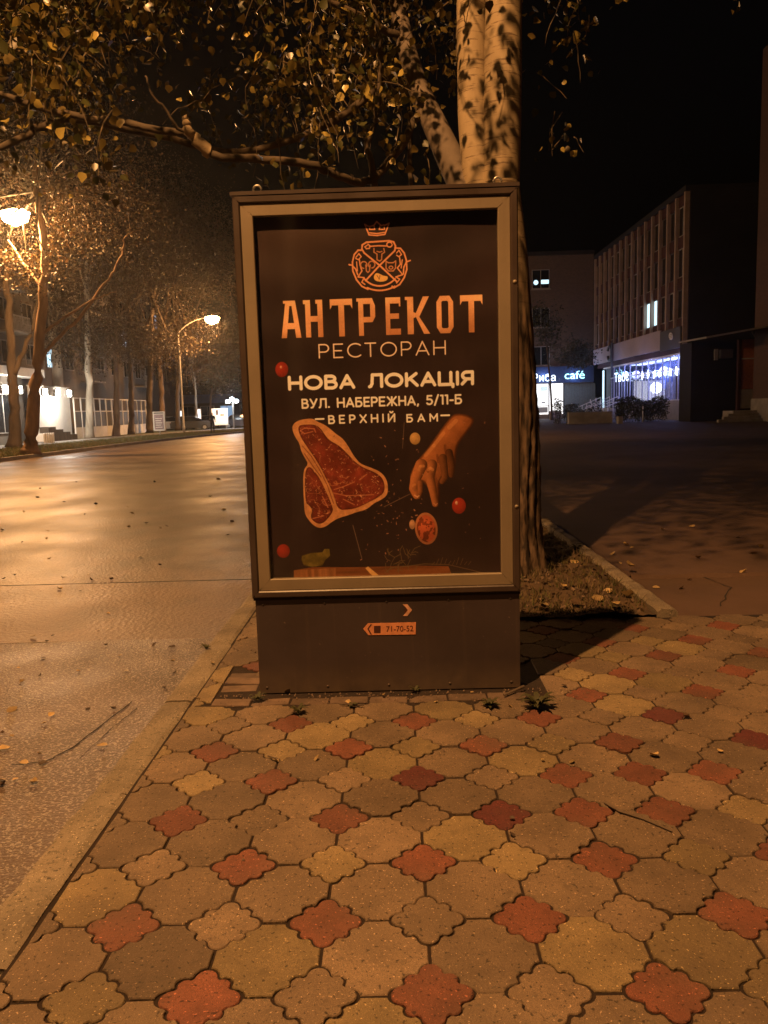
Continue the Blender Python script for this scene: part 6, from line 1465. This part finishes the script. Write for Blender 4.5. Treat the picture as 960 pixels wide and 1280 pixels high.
RL = 'dry fallen leaf lying on the street asphalt'; RD = 'dark wet fallen leaf stuck to the street asphalt'; zr = ROADZ+0.012
for (x, y, s_) in ((42, 796, .055), (75, 737, .06), (62, 699, .06), (15, 888, .06), (5, 937, .05), (128, 933, .05), (28, 853, .04), (82, 721, .04), (120, 663, .06), (135, 768, .04), (60, 664, .05), (78, 723, .04), (165, 642, .07), (200, 660, .06), (280, 638, .1), (273, 600, .12), (30, 640, .07), (150, 820, .03), (98, 840, .03), (55, 905, .03)):
    fallen(x, y, zr-0.01 if y < 775 else zr, s_, 'pale leaves on the street', RL)
for (x, y, s_) in ((114, 726, .09), (139, 725, .08), (5, 724, .08), (176, 698, .09), (200, 707, .07), (193, 807, .08), (215, 810, .09), (205, 860, .06), (47, 622, .14), (80, 628, .12), (95, 603, .12), (120, 631, .12), (147, 614, .14), (28, 678, .06), (208, 658, .1), (263, 621, .14), (285, 669, .09), (290, 652, .12), (218, 842, .06), (66, 795, .05), (193, 603, .12)):
    fallen(x, y, zr-0.01 if y < 775 else zr, s_*0.62, 'dark leaves on the street', RD, True)
for k in range(34):
    y = random.uniform(600, 1000); x = random.uniform(0, 300 if y < 760 else max(20, 300-(y-760)*1.15)); g = G(x, y, zr)
    if g[0] > KX-0.06: continue
    fallen(0, 0, zr-0.01 if g[1] > 5.4 else zr, random.uniform(0.02, 0.045)*(1 if y > 700 else 1.8), 'pale leaves on the street' if k % 2 else 'dark leaves on the street', RL if k % 2 else RD, k % 2 == 0, g)
for (x, y, s_) in ((657, 664, .0), (865, 659, .13), (827, 663, .1), (782, 682, .1), (950, 685, .10), (942, 692, .1), (872, 698, .09), (766, 693, .12), (735, 706, .0), (820, 735, .08), (852, 736, .09), (899, 775, .07), (775, 705, .05), (930, 716, .1), (790, 685, .06), (862, 725, .06), (923, 672, .08)):
    if s_: fallen(x, y, -0.01, s_*0.7, 'pale leaves on the dark lot', 'pale dry leaf lying on the dark asphalt lot')
for (x, y, s_) in ((787, 708, .1), (718, 705, .1), (690, 714, .12), (697, 697, .08), (733, 722, .1), (747, 749, .1), (784, 746, .1), (768, 757, .09), (722, 755, .12), (760, 740, .07), (705, 735, .07), (740, 765, .06), (680, 760, .07), (672, 700, .08)):
    fallen(x, y, 0.045, s_, 'leaves in the tree bed', 'dry leaf lying among the grass of the tree bed', s_ > 0.11)
for (x, y, s_) in ((678, 951, .02), (345, 952, .025), (396, 949, .03), (435, 880, .035), (360, 866, .04), (705, 858, .035), (858, 898, .04), (818, 946, .045), (715, 953, .03), (640, 1045, .025), (900, 940, .03), (637, 884, .03), (590, 866, .02), (480, 870, .025), (545, 878, .02), (300, 870, .03), (640, 1024, .02), (265, 830, .03)):
    fallen(x, y, 0.002, s_, 'small leaves on the tiles', 'small dry leaf lying on the paving tiles', random.random() < 0.35)
# leaf litter in the bed: crumbled brown flakes
n_l = 1500; lx = rng.uniform(0.05, 1.72, n_l); ly = PE+0.03+np.abs(rng.normal(0, 1.5, n_l)); lz = bedz(lx, ly)+0.012
lt = leaf_mesh('leaf_litter', np.stack([lx, ly, lz], 1), 0.035, [MT['bark_dark'], MT['bark_far'], MT['leaf_fallen_dark'], MT['dry_grass']], None)
tag(kind(lt, 'stuff'), 'crumbled brown leaf litter on the soil of the tree bed', 'leaf litter')
# grit and crumbs along the plinth and in the joints
pts = []
for k in range(420):
    x = random.uniform(PANEL[0], PANEL[1]+0.25); y = random.uniform(3.78, 3.945) if random.random() < .8 else random.uniform(2.4, 3.8); pts.append((x, y))
V = []; F_ = []
for (x, y) in pts:
    r = random.uniform(0.0015, 0.006); n = len(V); V += [(x-r, y-r, 0), (x+r, y-r*.7, 0), (x, y+r, 0), (x+r*.2, y, r*1.5)]; F_ += [(n, n+1, n+3), (n+1, n+2, n+3), (n+2, n, n+3)]
g_ = np_mesh('grit', V, F_, MT['brick']); tag(kind(g_, 'stuff'), 'pale grit and crumbs scattered on the paving before the box', 'grit')

# ================================================================== HAZE ADDED FOR LAMP GLARE
hz = MB().box((-345, -75, -1.4), (345, 655, 27)).build('haze', None)
hm = bpy.data.materials.new('haze'); hm.use_nodes = True; t = hm.node_tree; t.nodes.remove(t.nodes['Principled BSDF'])
pv = t.nodes.new('ShaderNodeVolumePrincipled'); pv.inputs['Density'].default_value = 0.00048; pv.inputs['Anisotropy'].default_value = 0.82
pv.inputs['Color'].default_value = (0.9, 0.9, 0.9, 1); t.links.new(pv.outputs[0], t.nodes['Material Output'].inputs['Volume'])
hz.data.materials.append(hm); kind(hz, 'stuff'); tag(hz, 'added thin haze standing in for glare around the lamps', 'haze')
